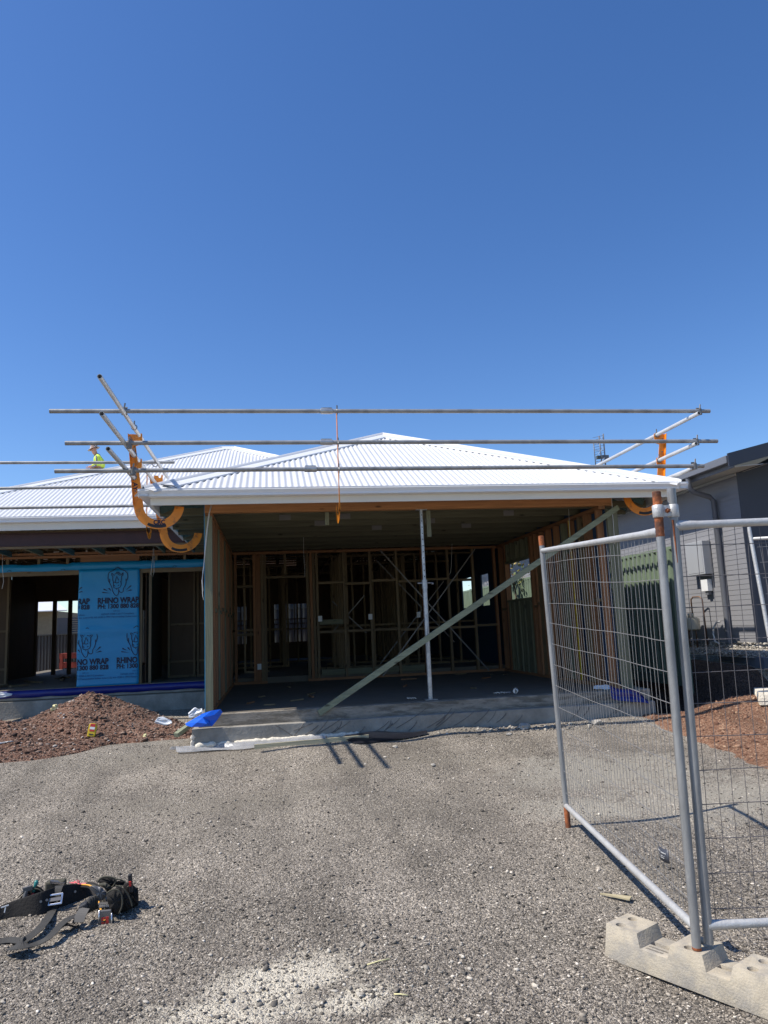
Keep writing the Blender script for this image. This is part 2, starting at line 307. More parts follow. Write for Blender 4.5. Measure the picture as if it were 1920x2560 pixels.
# ------------------------------------------------------------------ ground
def sm(a, b, x):
    t = np.clip((x-a)/(b-a), 0, 1); return t*t*(3-2*t)
_nr = np.random.RandomState(3); _ph = _nr.rand(40)*6.28; _kx = _nr.randn(40)*3.2; _ky = _nr.randn(40)*3.2
def gz(x, y):
    x = np.asarray(x, float); y = np.asarray(y, float)
    z = -.075 + (.375 - .055*(1-sm(-.5, 2.6, x)))*np.clip((y-3.0)/5.4, 0, 1)**1.6
    for i in range(40): z = z + .0032*np.sin(_kx[i]*x+_ky[i]*y+_ph[i])*(1 if i < 40 else 0)
    pit = sm(4.75, 5.1, x)*sm(8.7, 9.25, y)*(1-sm(5.6, 6.4, x))*(1-sm(15, 18, y))
    hill = sm(5.6, 6.55, x)*sm(9.0, 9.6, y)
    z = z + .13*sm(4.6, 5.8, x)*sm(7.3, 8.5, y)*(1-hill) - pit*.75 + hill*.46
    return z
def ground_sheet(name, xs, ys, m):
    X, Y = np.meshgrid(xs, ys); Z = gz(X, Y); nx, ny = len(xs), len(ys)
    me = bpy.data.meshes.new(name); v = np.stack([X, Y, Z], -1).reshape(-1, 3)
    i = np.arange((ny-1)*(nx-1)); r = i//(nx-1); c = i % (nx-1); a = r*nx+c
    f = np.stack([a, a+1, a+nx+1, a+nx], 1)
    me.from_pydata(v.tolist(), [], f.tolist()); me.shade_smooth(); me.materials.append(m)
    o = bpy.data.objects.new(name, me); COL.objects.link(o); return o
xs = np.concatenate([[-400, -150, -60, -30, -18, -12, -8], np.arange(-5, 8.01, .055), [9, 11, 14, 20, 35, 80, 200, 400]])
ys = np.concatenate([[-200, -60, -20, -8, -3, 0, 1.5], np.arange(2.4, 12, .055), [12.5, 13, 14, 16, 20, 26, 36, 60, 150, 500]])
tag(ground_sheet('ground', xs, ys, M['gravel']), kind='structure')
# red soil bed on the right, a thin sheet over the gravel with a ragged edge
def soil_sheet(name, inside, xs, ys, m, lift):
    mb = MB(); idx = {}
    for i, x in enumerate(xs):
        for j, y in enumerate(ys):
            idx[i, j] = len(mb.v); h = inside(x, y); mb.v.append((x, y, float(gz(x, y)) + min(lift, max(-.03, h))))
    for i in range(len(xs)-1):
        for j in range(len(ys)-1):
            q = [idx[i, j], idx[i+1, j], idx[i+1, j+1], idx[i, j+1]]
            if max(mb.v[k][2]-float(gz(mb.v[k][0], mb.v[k][1])) for k in q) > -.02: mb.f.append(tuple(q))
    return mb.build(name, m, smooth=True)
def rs_in(x, y):
    n = .25*math.sin(3.1*x+1)+.12*math.sin(7.3*x)+.1*math.sin(9*y)+.08*math.sin(17*x+5*y)+.22*math.sin(3.3*y+1)+.07*math.sin(23*y+9*x)
    d1 = (y - (8.95 - .62*(x-4.4))) + n*.6; d2 = (x-4.45)+.3*n
    return min(d2, 8.85-y+n*.3)*.25
M['pitsoil'] = ground_mat('dark brown dug soil', [(.03, .02, .015), (.07, .045, .032), (.11, .07, .05), (.17, .12, .09)], None, sc=(50, 130))
def pit_in(x, y): return min(y-8.72+.12*math.sin(5*x)+.05*math.sin(13*x), x-4.66, 6.62-x)*.25
tag(soil_sheet('dug_soil', pit_in, np.arange(4.5, 7.0, .07), np.arange(8.4, 13.2, .07), M['pitsoil'], .02), kind='structure')
tag(soil_sheet('red_soil', rs_in, np.arange(4.1, 8.0, .06), np.arange(4.6, 9.2, .06), M['soil'], .03), kind='structure')
# ---- scattered stones
def ico():
    t = (1+5**.5)/2; v = np.array([(-1,t,0),(1,t,0),(-1,-t,0),(1,-t,0),(0,-1,t),(0,1,t),(0,-1,-t),(0,1,-t),(t,0,-1),(t,0,1),(-t,0,-1),(-t,0,1)], float)
    v /= np.linalg.norm(v[0]); f = np.array([(0,11,5),(0,5,1),(0,1,7),(0,7,10),(0,10,11),(1,5,9),(5,11,4),(11,10,2),(10,7,6),(7,1,8),(3,9,4),(3,4,2),(3,2,6),(3,6,8),(3,8,9),(4,9,5),(2,4,11),(6,2,10),(8,6,7),(9,8,1)])
    return v, f
def stones(name, pts, sizes, m, seed=1, flat=.62):
    rs = np.random.RandomState(seed); v0, f0 = ico(); n = len(pts)
    V = v0[None]*(1+.22*rs.randn(n, 12, 1))+.22*rs.randn(n, 12, 3); sc = np.stack([sizes*(.8+.5*rs.rand(n)), sizes*(.6+.4*rs.rand(n)), sizes*flat*(.6+.5*rs.rand(n))], -1)
    V = V*sc[:, None, :]; a = rs.rand(n)*6.283; b = (rs.rand(n)-.5)*.9
    ca, sa, cb, sb = np.cos(a)[:, None], np.sin(a)[:, None], np.cos(b)[:, None], np.sin(b)[:, None]
    x, y, z = V[..., 0], V[..., 1], V[..., 2]; y, z = y*cb-z*sb, y*sb+z*cb; x, y = x*ca-y*sa, x*sa+y*ca
    V = np.stack([x, y, z], -1) + np.asarray(pts)[:, None, :]; V = V.reshape(-1, 3)
    Fc = (f0[None] + (np.arange(n)*12)[:, None, None]).reshape(-1, 3)
    me = bpy.data.meshes.new(name); me.vertices.add(len(V)); me.vertices.foreach_set('co', V.ravel().astype('f'))
    me.loops.add(Fc.size); me.loops.foreach_set('vertex_index', Fc.ravel().astype('i')); me.polygons.add(len(Fc))
    me.polygons.foreach_set('loop_start', np.arange(0, Fc.size, 3, dtype='i')); me.update(calc_edges=True); me.validate()
    me.materials.append(m); o = bpy.data.objects.new(name, me); COL.objects.link(o); return tag(o, kind='stuff')
rs = np.random.RandomState(5)
def scat(n, x0, x1, y0, y1, power=1.0):
    u = rs.rand(n); y = (y0**(-power) + u*(y1**(-power)-y0**(-power)))**(-1/power); k = y/y1
    x = x0+(x1-x0)*rs.rand(n); return x, y
N1 = 60000
x, y = scat(N1, -1, 1, 2.9, 9.3, 1.2); x = (x*.62 + .13)*y*.95 + .05
s = np.exp(rs.randn(N1)*.50 + math.log(.0033)); s = np.clip(s*(.82+.05*y), .002, .015)
dm = np.maximum(np.exp(-(((x-.0)/.45)**2+((y-3.52)/.28)**2)*1.0), .7*np.exp(-(((x-3)/.8)**2+((y-6)/.8)**2)))
keep = (rs.rand(N1) > dm*.95) & ~((y > 8.6) & (x > -1) & (x < 4.6)) & ~((x > 4.4) & (y > 7.2))
x, y, s = x[keep], y[keep], s[keep]
g1 = stones('gravel_stones', np.stack([x, y, gz(x, y)+s*.25], -1), s, M['stones'], 2)
tag(g1, 'loose grey and pale stones scattered over the gravel yard', 'gravel')
# pale rubble near the dusty patch and along the slab edge
pts = []; ss = []
for (cx, cy, rx, ry, n, sz) in ((0.05, 3.52, .60, .28, 420, .0055), (.25, 3.9, .7, .3, 260, .0058), (.4, 3.5, .8, .2, 160, .006), (2.8, 8.35, 1.0, .2, 320, .010), (1.6, 8.5, .7, .12, 120, .009), (3.4, 8.3, .5, .2, 140, .009)):
    for _ in range(n):
        px, py = cx+rs.randn()*rx*.5, cy+rs.randn()*ry*.5
        if py > 8.63: py = 8.6
        z_ = float(gz(px, py)); q = sz*math.exp(rs.randn()*.45); pts.append((px, py, z_+q*.3)); ss.append(q)
M['palestones'] = stone_mat('pale concrete rubble', [(0, (.06, .055, .048)), (.3, (.19, .17, .14)), (.7, (.36, .325, .265)), (1, (.60, .55, .46))])
tag(stones('pale_rubble', np.array(pts), np.array(ss), M['palestones'], 9), 'pale crushed concrete rubble on the gravel', 'rubble')
# crumbs on the red soil
n = 9000; x = 4.4+rs.rand(n)*2.6; y = 6.0+rs.rand(n)*2.85; k = np.array([rs_in(a, b) > -.07*r_**2 for a, b, r_ in zip(x, y, rs.rand(n))]); x, y = x[k], y[k]; s = .008*np.exp(rs.randn(len(x))*.5)
tag(stones('soil_crumbs', np.stack([x, y, gz(x, y)+np.array([max(0, min(.03, rs_in(a, b))) for a, b in zip(x, y)])], -1), s, M['orangestones'], 4), 'orange red crumbs of soil on the right bed', 'soil')
# big single rocks lying on the gravel
def rock(u, v, size, label, seed, m=None, grp=None):
    p = at(u, v, 2, .3 if v < 1900 else .02)
    for _ in range(9): p = at(u, v, 2, float(gz(p.x, p.y)))
    bm = bmesh.new(); bmesh.ops.create_icosphere(bm, subdivisions=2, radius=1); r_ = random.Random(seed)
    for vv in bm.verts: vv.co = Vector((vv.co.x*1.25, vv.co.y*.8, vv.co.z*.45))*(.78+.4*r_.random())
    me = bpy.data.meshes.new('rock'); bm.to_mesh(me); bm.free(); me.materials.append(m or M['mortar'])
    o = bpy.data.objects.new('rock', me); COL.objects.link(o); o.scale = (size,)*3; o.location = (p.x, p.y, p.z+size*.3); o.rotation_euler.z = r_.random()*6
    return tag(o, label, 'rock')
rock(1310, 1822, .085, 'flat pale slab of broken concrete lying before the garage step', 1)
rock(1488, 1810, .075, 'white lump of rubble seen through the swung gate panel', 2)
rock(1272, 1838, .035, 'small brown stone just below the flat broken concrete slab', 3)
rock(988, 1869, .03, 'low chalky white lump among gravel in front of the black film', 5)
rock(1082, 1914, .028, 'single white stone alone on the mid gravel', 6)
rock(1500, 2223, .016, 'pale yellowish stone chip left of the wedge of wood', 7)
# ------------------------------------------------------------------ the house being built
H = thing('unfinished_house', 'unfinished timber framed house with white corrugated hip roofs and open garage', 'house', (1.8, 8.9, .3))
YF, YB, XL, XR, CE = 8.91, 13.43, -.709, 4.243, 2.96
slab = MB()
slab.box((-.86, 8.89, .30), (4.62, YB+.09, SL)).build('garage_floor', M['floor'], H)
MB().box((-.865, 8.78, .462), (4.64, 8.889, SL-.004)).build('slab_edge', M['slab_band'], H, bevel=.006)
sf = MB()
sf.box((-.925, 8.66, .05), (4.56, 8.886, .468)); sf.box((4.56, 8.72, -.4), (4.66, 13.5, .46)); sf.build('footing', M['conc'], H, bevel=.006)
# trowel scratches in the footing face
MG = mat('shadowy groove concrete', (.13, .12, .11), .9)
for i in range(26):
    x0 = .3+rnd.random()*3.9; dz = .08+rnd.random()*.12; dx = dz*(.6+rnd.random()*1.2); z0 = .30+rnd.random()*.05
    ps = [Vector((x0+dx*t+.02*math.sin(3*t), 8.657, z0+dz*t)) for t in (0, .25, .5, .75, 1)]
    MB().tube(ps, .0022+.002*rnd.random(), 5).build('trowel_mark', MG, H)
for a, b in (((.18, .31), (.32, .46)), ((.0, .46), (.2, .32)), ((.2, .39), (.42, .455))): MB().tube([(a[0], 8.657, a[1]), ((a[0]+b[0])/2+.01, 8.657, (a[1]+b[1])/2), (b[0], 8.657, b[1])], .004, 5).build('trowel_mark', MG, H)
# house floor (wing) with its stepped edge
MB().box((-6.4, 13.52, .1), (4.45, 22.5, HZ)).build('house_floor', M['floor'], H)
MB().box((-7.5, 13.50, .55), (-.9, 13.518, .60)).box((-7.5, 13.40, .05), (-.9, 13.498, .53)).build('house_footing', M['conc'], H)
fm = MB(); rows = []
for i in range(80):
    x = -7.4+i*6.5/79; w_ = .004*math.sin(i*1.7)
    rows.append([(x, 13.512+w_, HZ-.01), (x, 13.492+w_, .66), (x, 13.49-w_, .585+.006*math.sin(i*.9))])
fm.grid(rows).build('membrane_strip', M['bluefilm'], H, smooth=True, solid=.002)
# mortar/foam strip along the footing
fo = MB()
def blobtube(x0, x1, y, z, r, seed):
    rr = random.Random(seed); n = int((x1-x0)/.03); pts = [(x0+(x1-x0)*i/n, y+.006*rr.random(), z+.008*(rr.random()-.5)+.012*(i/n)) for i in range(n+1)]
    fo.tube(pts, [max(.012, r*(.78+.4*rr.random()))*(.6 if i in (0, n) else 1) for i in range(n+1)], 10)
blobtube(-.89, -.66, 8.65, .285, .034, 1); blobtube(-.66, -.50, 8.655, .28, .032, 2); blobtube(-.46, .95, 8.65, .292, .031, 3)
fo.build('foam_strip', M['foam'], H, smooth=True)
mo = MB(); r_ = random.Random(4)
for i in range(26):
    p = Vector((-.93+.02*r_.random(), 8.66+.02*r_.random(), .2+.18*r_.random()**1.4)); mo.tube([p, p+Vector((.02*r_.random(), 0, .03))], .014+.012*r_.random(), 6)
mo.build('mortar_lump', M['mortar'], H)
# ---- garage walls: studs one by one
def stud(x0, y0, x1, y1, m, z0=SL+.045, z1=CE-.045, name='stud'):
    return MB().box((x0, y0, z0), (x1, y1, z1)).build(name, m, H)
seq = ['orz', 'orz', 'grz', 'orz', 'orz', 'grz', 'orz', 'orz', 'tanz', 'orz', 'grz']
stud(XL-.09, YF, XL-.002, YF+.045, M['grz'], SL)                          # green end stud
stud(XL-.09, YF+.047, XL, YF+.092, M['orz'])
for k in range(10):
    y = YF+.33+k*.42; stud(XL-.09, y, XL, y+.045, M[seq[k]])
    if k in (1, 4): stud(XL-.09, y+.047, XL, y+.092, M['orz'])
MB().box((XL-.09, YF+.046, SL+.001), (XL, YB, SL+.045)).build('wall_plate', M['ory'], H)
MB().box((XL-.092, YF+.046, CE-.045), (XL-.001, YB, CE)).build('wall_plate', M['ory'], H)
for k in range(10):
    y = YF+.33+k*.42; MB().box((XL-.088, y+.092, 1.78+.05*(k % 2)), (XL-.002, y+.42, 1.825+.05*(k % 2))).build('noggin', M['gry'], H)
MB().box((XL-.100, YF+.03, SL-.05), (XL-.092, YB+.1, CE+.1)).build('side_wrap', M['wrap'], H)
# right wall: from the front corner back, with a window opening y 11.70 .. 12.90
WR = XR+.09
def rstud(y, m, w_=.045, z0=SL+.045, z1=CE-.045): stud(XR, y, WR, y+w_, m, z0, z1)
stud(XR+.17, YF, XR+.245, YF+.045, M['grz'], SL)
stud(XR+.10, YF+.0, XR+.165, YF+.045, M['grz'], SL)
MB().box((XR, YF+.02, SL+.001), (WR, YB, SL+.044)).build('wall_plate', M['ory'], H)
MB().box((XR-.001, YF+.02, CE-.044), (WR+.001, YB, CE)).build('wall_plate', M['ory'], H)
ry = [9.02, 9.36, 9.62, 9.95, 10.22, 10.52, 10.85, 11.15, 11.42, 11.60, 13.0, 13.34]
rm = ['orz', 'orz', 'tanz', 'orz', 'grz', 'orz', 'orz', 'orz', 'orz', 'orz', 'orz', 'orz']
for y, mm in zip(ry, rm): rstud(y, M[mm])
rstud(9.407, M['orz']); rstud(11.645, M['orz'], .043)
for y in (11.80, 12.08, 12.36, 12.64, 12.88): rstud(y, M['grz'], .045, SL+.045, 1.86); rstud(y, M['grz'], .045, 2.60, CE-.045)
MB().box((XR, 11.69, 1.862), (WR, 12.99, 1.90)).box((XR, 11.69, 2.56), (WR, 12.99, 2.598)).build('window_opening', M['gry'], H)
for k, (a, b) in enumerate(zip(ry[:-1], ry[1:])):
    if b-a < .6: MB().box((XR+.002, a+.047, 1.72+.04*(k % 2)), (WR-.002, b-.001, 1.76+.04*(k % 2))).build('noggin', M['tany'], H)
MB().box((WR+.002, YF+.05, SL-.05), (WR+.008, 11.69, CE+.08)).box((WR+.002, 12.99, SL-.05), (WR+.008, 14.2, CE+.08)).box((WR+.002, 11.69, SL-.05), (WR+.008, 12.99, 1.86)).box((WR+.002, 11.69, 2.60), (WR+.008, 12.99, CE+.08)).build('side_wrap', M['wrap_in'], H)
# lining boards leaning between studs low on the right wall
for k in range(7): MB().box((XR+.02, 11.72+k*.18, SL+.046), (XR+.045, 11.72+k*.18+.165, 1.855)).build('lining_board', M['grz'], H)
for k in range(5): MB().box((XR+.03, 9.44+k*.45, SL+.046), (XR+.05, 9.44+k*.45+.30, 2.45)).build('lining_board', M['orz' if k % 2 else 'tanz'], H)
MB().box((XR-.012, 9.90, SL+.05), (XR-.001, 9.925, CE-.05)).build('conduit', M['yellow'], H)
# back wall of the garage at y 13.43
def bstud(x, m=None, w_=.045, z0=SL+.045, z1=CE-.045): MB().box((x, YB, z0), (x+w_, YB+.09, z1)).build('stud', m or M['orz'], H)
for x, mm in ((-.69, 'orz'), (-.36, 'orz'), (-.22, 'tanz'), (-.17, 'tanz'), (.60, 'tanz'), (.665, 'orz'), (.715, 'tanz'), (.775, 'tanz'), (1.27, 'tanz'), (1.76, 'tanz'), (2.26, 'tanz'), (2.75, 'orz'), (3.24, 'tanz'), (3.73, 'tanz'), (4.16, 'orz')): bstud(x, M[mm])
MB().box((-.31, YB+.02, SL+.05), (-.225, YB+.08, CE-.05)).build('stud', M['orz'], H)
bstud(.20, M['tanz'], .045, 2.535, CE-.045)
MB().box((-.71, YB-.001, CE-.044), (4.33, YB+.091, CE)).box((-.71, YB, SL+.001), (-.125, YB+.09, SL+.043)).box((.60, YB, SL+.001), (4.33, YB+.09, SL+.043)).build('wall_plate', M['orx'], H)
for x0, x1, z in ((-.645, -.362, 2.34), (-.645, -.362, 1.48), (-.12, .598, 2.49), (.825, 1.268, 2.36), (.825, 1.268, 1.47), (1.32, 1.758, 2.33), (1.32, 1.758, 1.47), (1.81, 2.258, 2.37), (1.81, 2.258, 1.47), (2.31, 2.748, 2.34), (2.31, 2.748, 1.45), (2.80, 3.238, 2.36), (2.80, 3.238, 1.46), (3.29, 3.728, 2.33), (3.29, 3.728, 1.45), (3.78, 4.158, 1.47)):
    MB().box((x0, YB+.004, z-.022), (x1, YB+.086, z+.022)).build('noggin', M['tanx'], H)
MB().box((.83, YB+.03, 1.60), (1.26, YB+.06, 1.69)).box((.84, YB+.03, .70), (2.74, YB+.06, .80)).build('noggin', M['grx'], H)
for p, q in (((1.99, 2.93), (3.94, .63)), ((3.81, 2.90), (1.94, .63))):
    MB().bar((p[0], YB-.012-(.004 if p[0] > 3 else 0), p[1]), (q[0], YB-.012-(.004 if p[0] > 3 else 0), q[1]), .024, .003, (0, 1, 0)).build('steel_brace', M['strap'], H)
bx = MB()
for x, z in ((.80, 1.66), (1.72, 1.66), (2.62, 1.66), (-.30, .86)): bx.box((x, YB-.03, z), (x+.07, YB-.002, z+.10))
bx.build('power_box', M['whitebox'], H)
# front beam, hanging offcuts
MB().box((XL-.09, YF-.001, CE), (XR+.19, YF+.06, CE+.20)).build('front_beam', M['lvl'], H)
MB().box((XL-.09, YF+.062, CE+.001), (XR+.19, YF+.10, CE+.19)).build('front_beam', M['lvl'], H)
MB().box((1.955, 9.04, 2.62), (2.01, 9.08, 3.1)).build('hanger', M['grz'], H)
MB().box((.66, 9.06, 2.80), (.71, 9.09, 3.1)).build('hanger', M['grz'], H)
# roof trusses above the garage
PT = .463
for k in range(8):
    y = 9.12+k*.585; tb = MB(); tb.box((-1.35, y, CE+.002), (5.02, y+.036, CE+.095))
    rz_ = lambda x_: 3.157+PT*min(x_+1.44, 5.175-x_, y-8.45)-.075
    top = rz_(1.87)
    if top > CE+.25:
        xa = (top-3.157+.075)/PT-1.44; tb.box((xa+.05, y+.001, top-.09), (3.735-xa-.05, y+.035, top))
        xx = -.5
        while xx < 3.9:
            for x2, x3 in ((xx, xx+.35), (xx+.7, xx+.35)):
                if rz_(x3) > CE+.2: tb.bar((x2, y+.018, CE+.09), (x3, y+.018, rz_(x3)-.04), .07, .034, (0, 1, 0))
            xx += .7
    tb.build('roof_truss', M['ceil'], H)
for (x, k) in ((.1, 1), (.9, 1), (.6, 2), (2.2, 2), (3.2, 1), (2.9, 3), (1.5, 3)):
    y = 9.12+k*.585-.0025; MB().box((x, y, CE+.012), (x+.15, y+.002, CE+.085)).build('nail_plate', M['strap'], H)
cj = MB()
for k in range(5): cj.bar((XL, 9.1+.0, CE+.11+k*.0), (XL, 9.1, CE+.12), .01, .01)
cb = MB()
for x in (-.2, 1.0, 2.2, 3.4): cb.box((x, 9.16, CE+.097), (x+.035, 13.4, CE+.16))
cb.build('ceiling_tie', M['gry'], H)
# jack rafters in the side eaves and the underside seen from outside
for k in range(9):
    y = 9.12+k*.47
    MB().bar((-1.345, y, CE+.07), (-.72, y, CE+.34), .036, .09, (0, 0, 1)).build('eave_rafter', M['teal'], H)
    if k < 6: MB().bar((4.98, y, CE+.07), (4.36, y, CE+.33), .036, .09, (0, 0, 1)).build('eave_rafter', M['teal'], H)
# fascia and gutters
GX0, GX1, GY, GT = -1.49, 5.225, 8.40, 3.165
def gutter_front(x0, x1, y, zt, name='gutter'):
    g = MB(); prof = [(0, 0), (0, -.018), (-.006, -.022), (.012, -.060), (.012, -.088), (.10, -.092), (.118, -.088), (.118, -.004), (.114, -.004), (.110, -.08), (.02, -.08), (.02, -.06), (.004, -.02), (.006, 0)]
    rows = [[(x, y+a, zt+b) for a, b in prof+[prof[0]]] for x in (x0, x1)]
    g.grid(rows); n = len(prof)
    for x in (x0, x1): g.add([(x, y+a, zt+b) for a, b in ((0, 0), (.012, -.088), (.118, -.088), (.118, 0))], [(0, 1, 2, 3)])
    return g
def gutter_side(x, y0, y1, zt, s):
    g = MB(); prof = [(0, 0), (0, -.018), (-.006, -.022), (.012, -.060), (.012, -.088), (.118, -.088), (.118, -.004), (.112, -.004), (.11, -.08), (.02, -.08), (.006, 0)]
    rows = [[(x+s*a, y, zt+b) for a, b in prof+[prof[0]]] for y in (y0, y1)]; return g.grid(rows)
gutter_front(GX0, GX1, GY, GT).build('gutter', M['gutter'], H)
gutter_side(GX0, GY+.001, 12.95, GT, 1).build('gutter', M['gutter'], H)
gutter_side(GX1, GY+.001, 13.4, GT, -1).build('gutter', M['gutter'], H)
MB().box((GX0+.121, GY+.121, GT-.172), (GX1-.121, GY+.14, GT-.012)).build('fascia', M['fascia'], H)
MB().box((GX0+.121, GY+.141, GT-.170), (GX0+.138, 12.95, GT-.012)).build('fascia', M['fascia'], H)
MB().box((GX1-.138, GY+.141, GT-.170), (GX1-.121, 13.4, GT-.012)).build('fascia', M['fascia'], H)
# ---- corrugated roofs
CP = .076
def roof_face(origin, along, inward, length, top_fn, pitch, name='roof'):
    """corrugated sheet: columns along `along`, each running up the slope until top_fn(s) metres in plan"""
    o, a, i = Vector(origin), Vector(along), Vector(inward); nrm = (Vector((0, 0, 1)) - i*pitch).normalized(); mb = MB()
    n = int(length/CP*8); rows = []
    for k in range(n+1):
        s = length*k/n; h = .0085*math.cos(2*math.pi*s/CP); L_ = max(0, top_fn(s))
        rows.append([o + a*s + (i + Vector((0, 0, pitch)))*(L_*t) + nrm*h for t in (0, .5, 1)])
    mb.grid(rows); return mb.build(name, M['roof'], H, smooth=True)
ex0, ex1, ey, ez = GX0+.05, GX1-.05, GY+.05, GT-.008
HW = (ex1-ex0)/2; GCX = (ex0+ex1)/2; GAY = ey+HW; GAZ = ez+HW*PT
roof_face((ex0, ey, ez), (1, 0, 0), (0, 1, 0), ex1-ex0, lambda s: min(s, ex1-ex0-s), PT)
roof_face((ex0, ey, ez), (0, 1, 0), (1, 0, 0), 7, lambda s: min(s, HW), PT)
roof_face((ex1, ey, ez), (0, 1, 0), (-1, 0, 0), 7, lambda s: min(s, HW), PT)
def cap(p, q, n1, n2, name='ridge_cap', wdt=.19, lift=.022):
    """folded hip or ridge capping with a rolled crown; n1, n2 point down the two slopes"""
    p, q = Vector(p), Vector(q); t = (q-p).normalized(); up = t.cross(Vector(n1)).normalized()
    if up.z < 0: up = -up
    rows = []
    for c in (p, q):
        row = []
        for n_, sg in ((n1, 1), (n2, -1)):
            d = Vector(n_); d = (d - t*d.dot(t)).normalized()
            pts = [c + d*wdt + Vector((0, 0, .004)), c + d*(wdt-.004) + Vector((0, 0, lift)), c + d*.03 + Vector((0, 0, lift+.002))]
            row += pts if sg == 1 else pts[::-1]
            if sg == 1: row += [c + d*.018 + Vector((0, 0, lift+.02)), c + Vector((0, 0, lift+.03))]; dd = d
            else: pass
        rows.append(row)
    return MB().grid(rows).build(name, M['flash'], H, smooth=True, auto=40)
A_ = Vector((GCX, GAY, GAZ))
cap((ex0, ey, ez), A_, (0, -1, -PT), (-1, 0, -PT)) if False else None
def hipcap(corner, apex, d1, d2):
    return cap(corner, apex, d1, d2)
hipcap((ex0, ey, ez), A_, Vector((1, -.0, 0)) + Vector((0, 0, 0)), Vector((0, 1, 0)))
hipcap((ex1, ey, ez), A_, Vector((-1, 0, 0)), Vector((0, 1, 0)))
cap(A_, A_+Vector((0, 4, 0)), (1, 0, -PT), (-1, 0, -PT))
# little folded end of the left hip cap
MB().bar((ex0+.20, ey+.08, ez+.075), (ex0+.34, ey-.0, ez+.045), .05, .012).build('cap_end', M['nfascia'], H)
# ---- wing
WY, WT = 12.1, 3.478
wx0, wx1 = -6.42, 4.32
RZ = WT-.006; WAX0, WAX1 = -1.15, -.85; WAY = WY+.05 + (WAX0-wx0); WAZ = RZ+(WAX0-wx0)*PT
gutter_front(wx0, -1.50, WY, WT).build('gutter', M['gutter'], H)
gutter_front(-1.48, 1.8, WY+.001, WT).build('gutter', M['gutter'], H)
MB().box((wx0+.12, WY+.121, WT-.205), (-1.2, WY+.14, WT-.012)).build('fascia', M['fascia'], H)
dw = WAX0-wx0; wr = WAX1+dw
roof_face((wx0, WY+.05, RZ), (1, 0, 0), (0, 1, 0), wr-wx0, lambda s: min(s, dw, wr-wx0-s), PT)
roof_face((wx0, WY+.05, RZ), (0, 1, 0), (1, 0, 0), 2*dw, lambda s: min(s, 2*dw-s), PT)
roof_face((wr, WY+.05, RZ), (0, 1, 0), (-1, 0, 0), 2*dw, lambda s: min(s, 2*dw-s), PT)
roof_face((wx0, WY+.05+2*dw, RZ), (1, 0, 0), (0, -1, 0), wr-wx0, lambda s: min(s, dw, wr-wx0-s), PT)
WA, WB = Vector((WAX0, WAY, WAZ)), Vector((WAX1, WAY, WAZ))
hipcap((wx0, WY+.05, RZ), WA, Vector((1, 0, 0)), Vector((0, 1, 0)))
hipcap((wr, WY+.05, RZ), WB, Vector((-1, 0, 0)), Vector((0, 1, 0)))
cap(WA, WB, (0, -1, -PT), (0, 1, -PT))
# the rear roof, a separate pyramid behind the left hip, on which the worker stands
for org, al, inw in (((-8.0, 17.8, 3.62), (1, 0, 0), (0, 1, 0)), ((-8.0, 17.8, 3.62), (0, 1, 0), (1, 0, 0)), ((-1.6, 17.8, 3.62), (0, 1, 0), (-1, 0, 0)), ((-8.0, 24.2, 3.62), (1, 0, 0), (0, -1, 0))):
    roof_face(org, al, inw, 6.4, lambda s: min(s, 6.4-s), .53)
# porch framing: front plate, steel beam, truss chords with webs
MB().box((-7, 12.44, 3.26), (-1.0, 12.53, 3.295)).box((-7, 12.44, 3.005), (-1.0, 12.53, 3.04)).build('porch_plate', M['tanx'], H)
MB().box((-7, 12.45, 3.042), (-.95, 12.46, 3.258)).box((-7, 12.42, 3.24), (-.95, 12.52, 3.258)).box((-7, 12.42, 3.042), (-.95, 12.52, 3.054)).build('steel_beam', M['steelbeam'], H)
for k in range(10):
    x = -6.1+k*.52
    if x > -1.2: break
    tb = MB(); tb.box((x, 12.28, 3.297), (x+.036, 13.55, 3.385)); tb.box((x, 12.25, 3.297), (x+.036, 12.33, 3.45))
    tb.bar((x+.018, 12.5, 3.06), (x+.018, 13.55, 3.04), .034, .09, (0, 0, 1)); tb.bar((x+.018, 12.6, 3.36), (x+.018, 13.0, 3.08), .034, .07); tb.bar((x+.018, 13.4, 3.36), (x+.018, 13.0, 3.08), .034, .07)
    tb.build('porch_truss', M['teal'] if k % 2 else M['gry'], H)
wb = MB()
for k in range(16):
    x = -6.2+k*.33; wb.bar((x, 13.3, 3.08), (x+(.3 if k % 2 else -.3), 13.3, 3.40), .07, .034, (0, 1, 0))
wb.build('truss_web', M['tanx'], H)
# wing front wall at y 13.60
WW = 13.6
MB().box((-7.2, WW, 3.02), (-.95, WW+.09, 3.06)).box((-7.2, WW, 2.965), (-.95, WW+.09, 3.005)).build('wall_plate', M['orx'], H)
MB().box((-3.38, WW+.01, 2.88), (-2.37, WW+.08, 2.963)).build('lintel', M['orx'], H)
for x in (-6.9, -6.3, -5.7, -5.1, -4.62, -4.1, -3.62, -2.1, -1.6, -1.2): MB().box((x, WW+.005, 2.75), (x+.045, WW+.085, 2.964)).build('stud', M['tanz'], H)
for x in (-3.38, -3.34, -2.42, -2.46): MB().box((x+.002, WW+.006, HZ+.001), (x+.04, WW+.088, 2.87)).build('stud', M['orz'], H)
for x in (-2.36, -2.20, -5.6): MB().box((x, WW+.02, HZ+.001), (x+.045, WW+.09, 2.73)).build('stud', M['tanz'], H)
MB().box((-7.2, WW+.012, 2.66), (-3.39, WW+.08, 2.74)).box((-2.36, WW+.012, 2.66), (-1.0, WW+.08, 2.735)).build('lintel', M['tanx'], H)
wr_ = MB(); rows = []
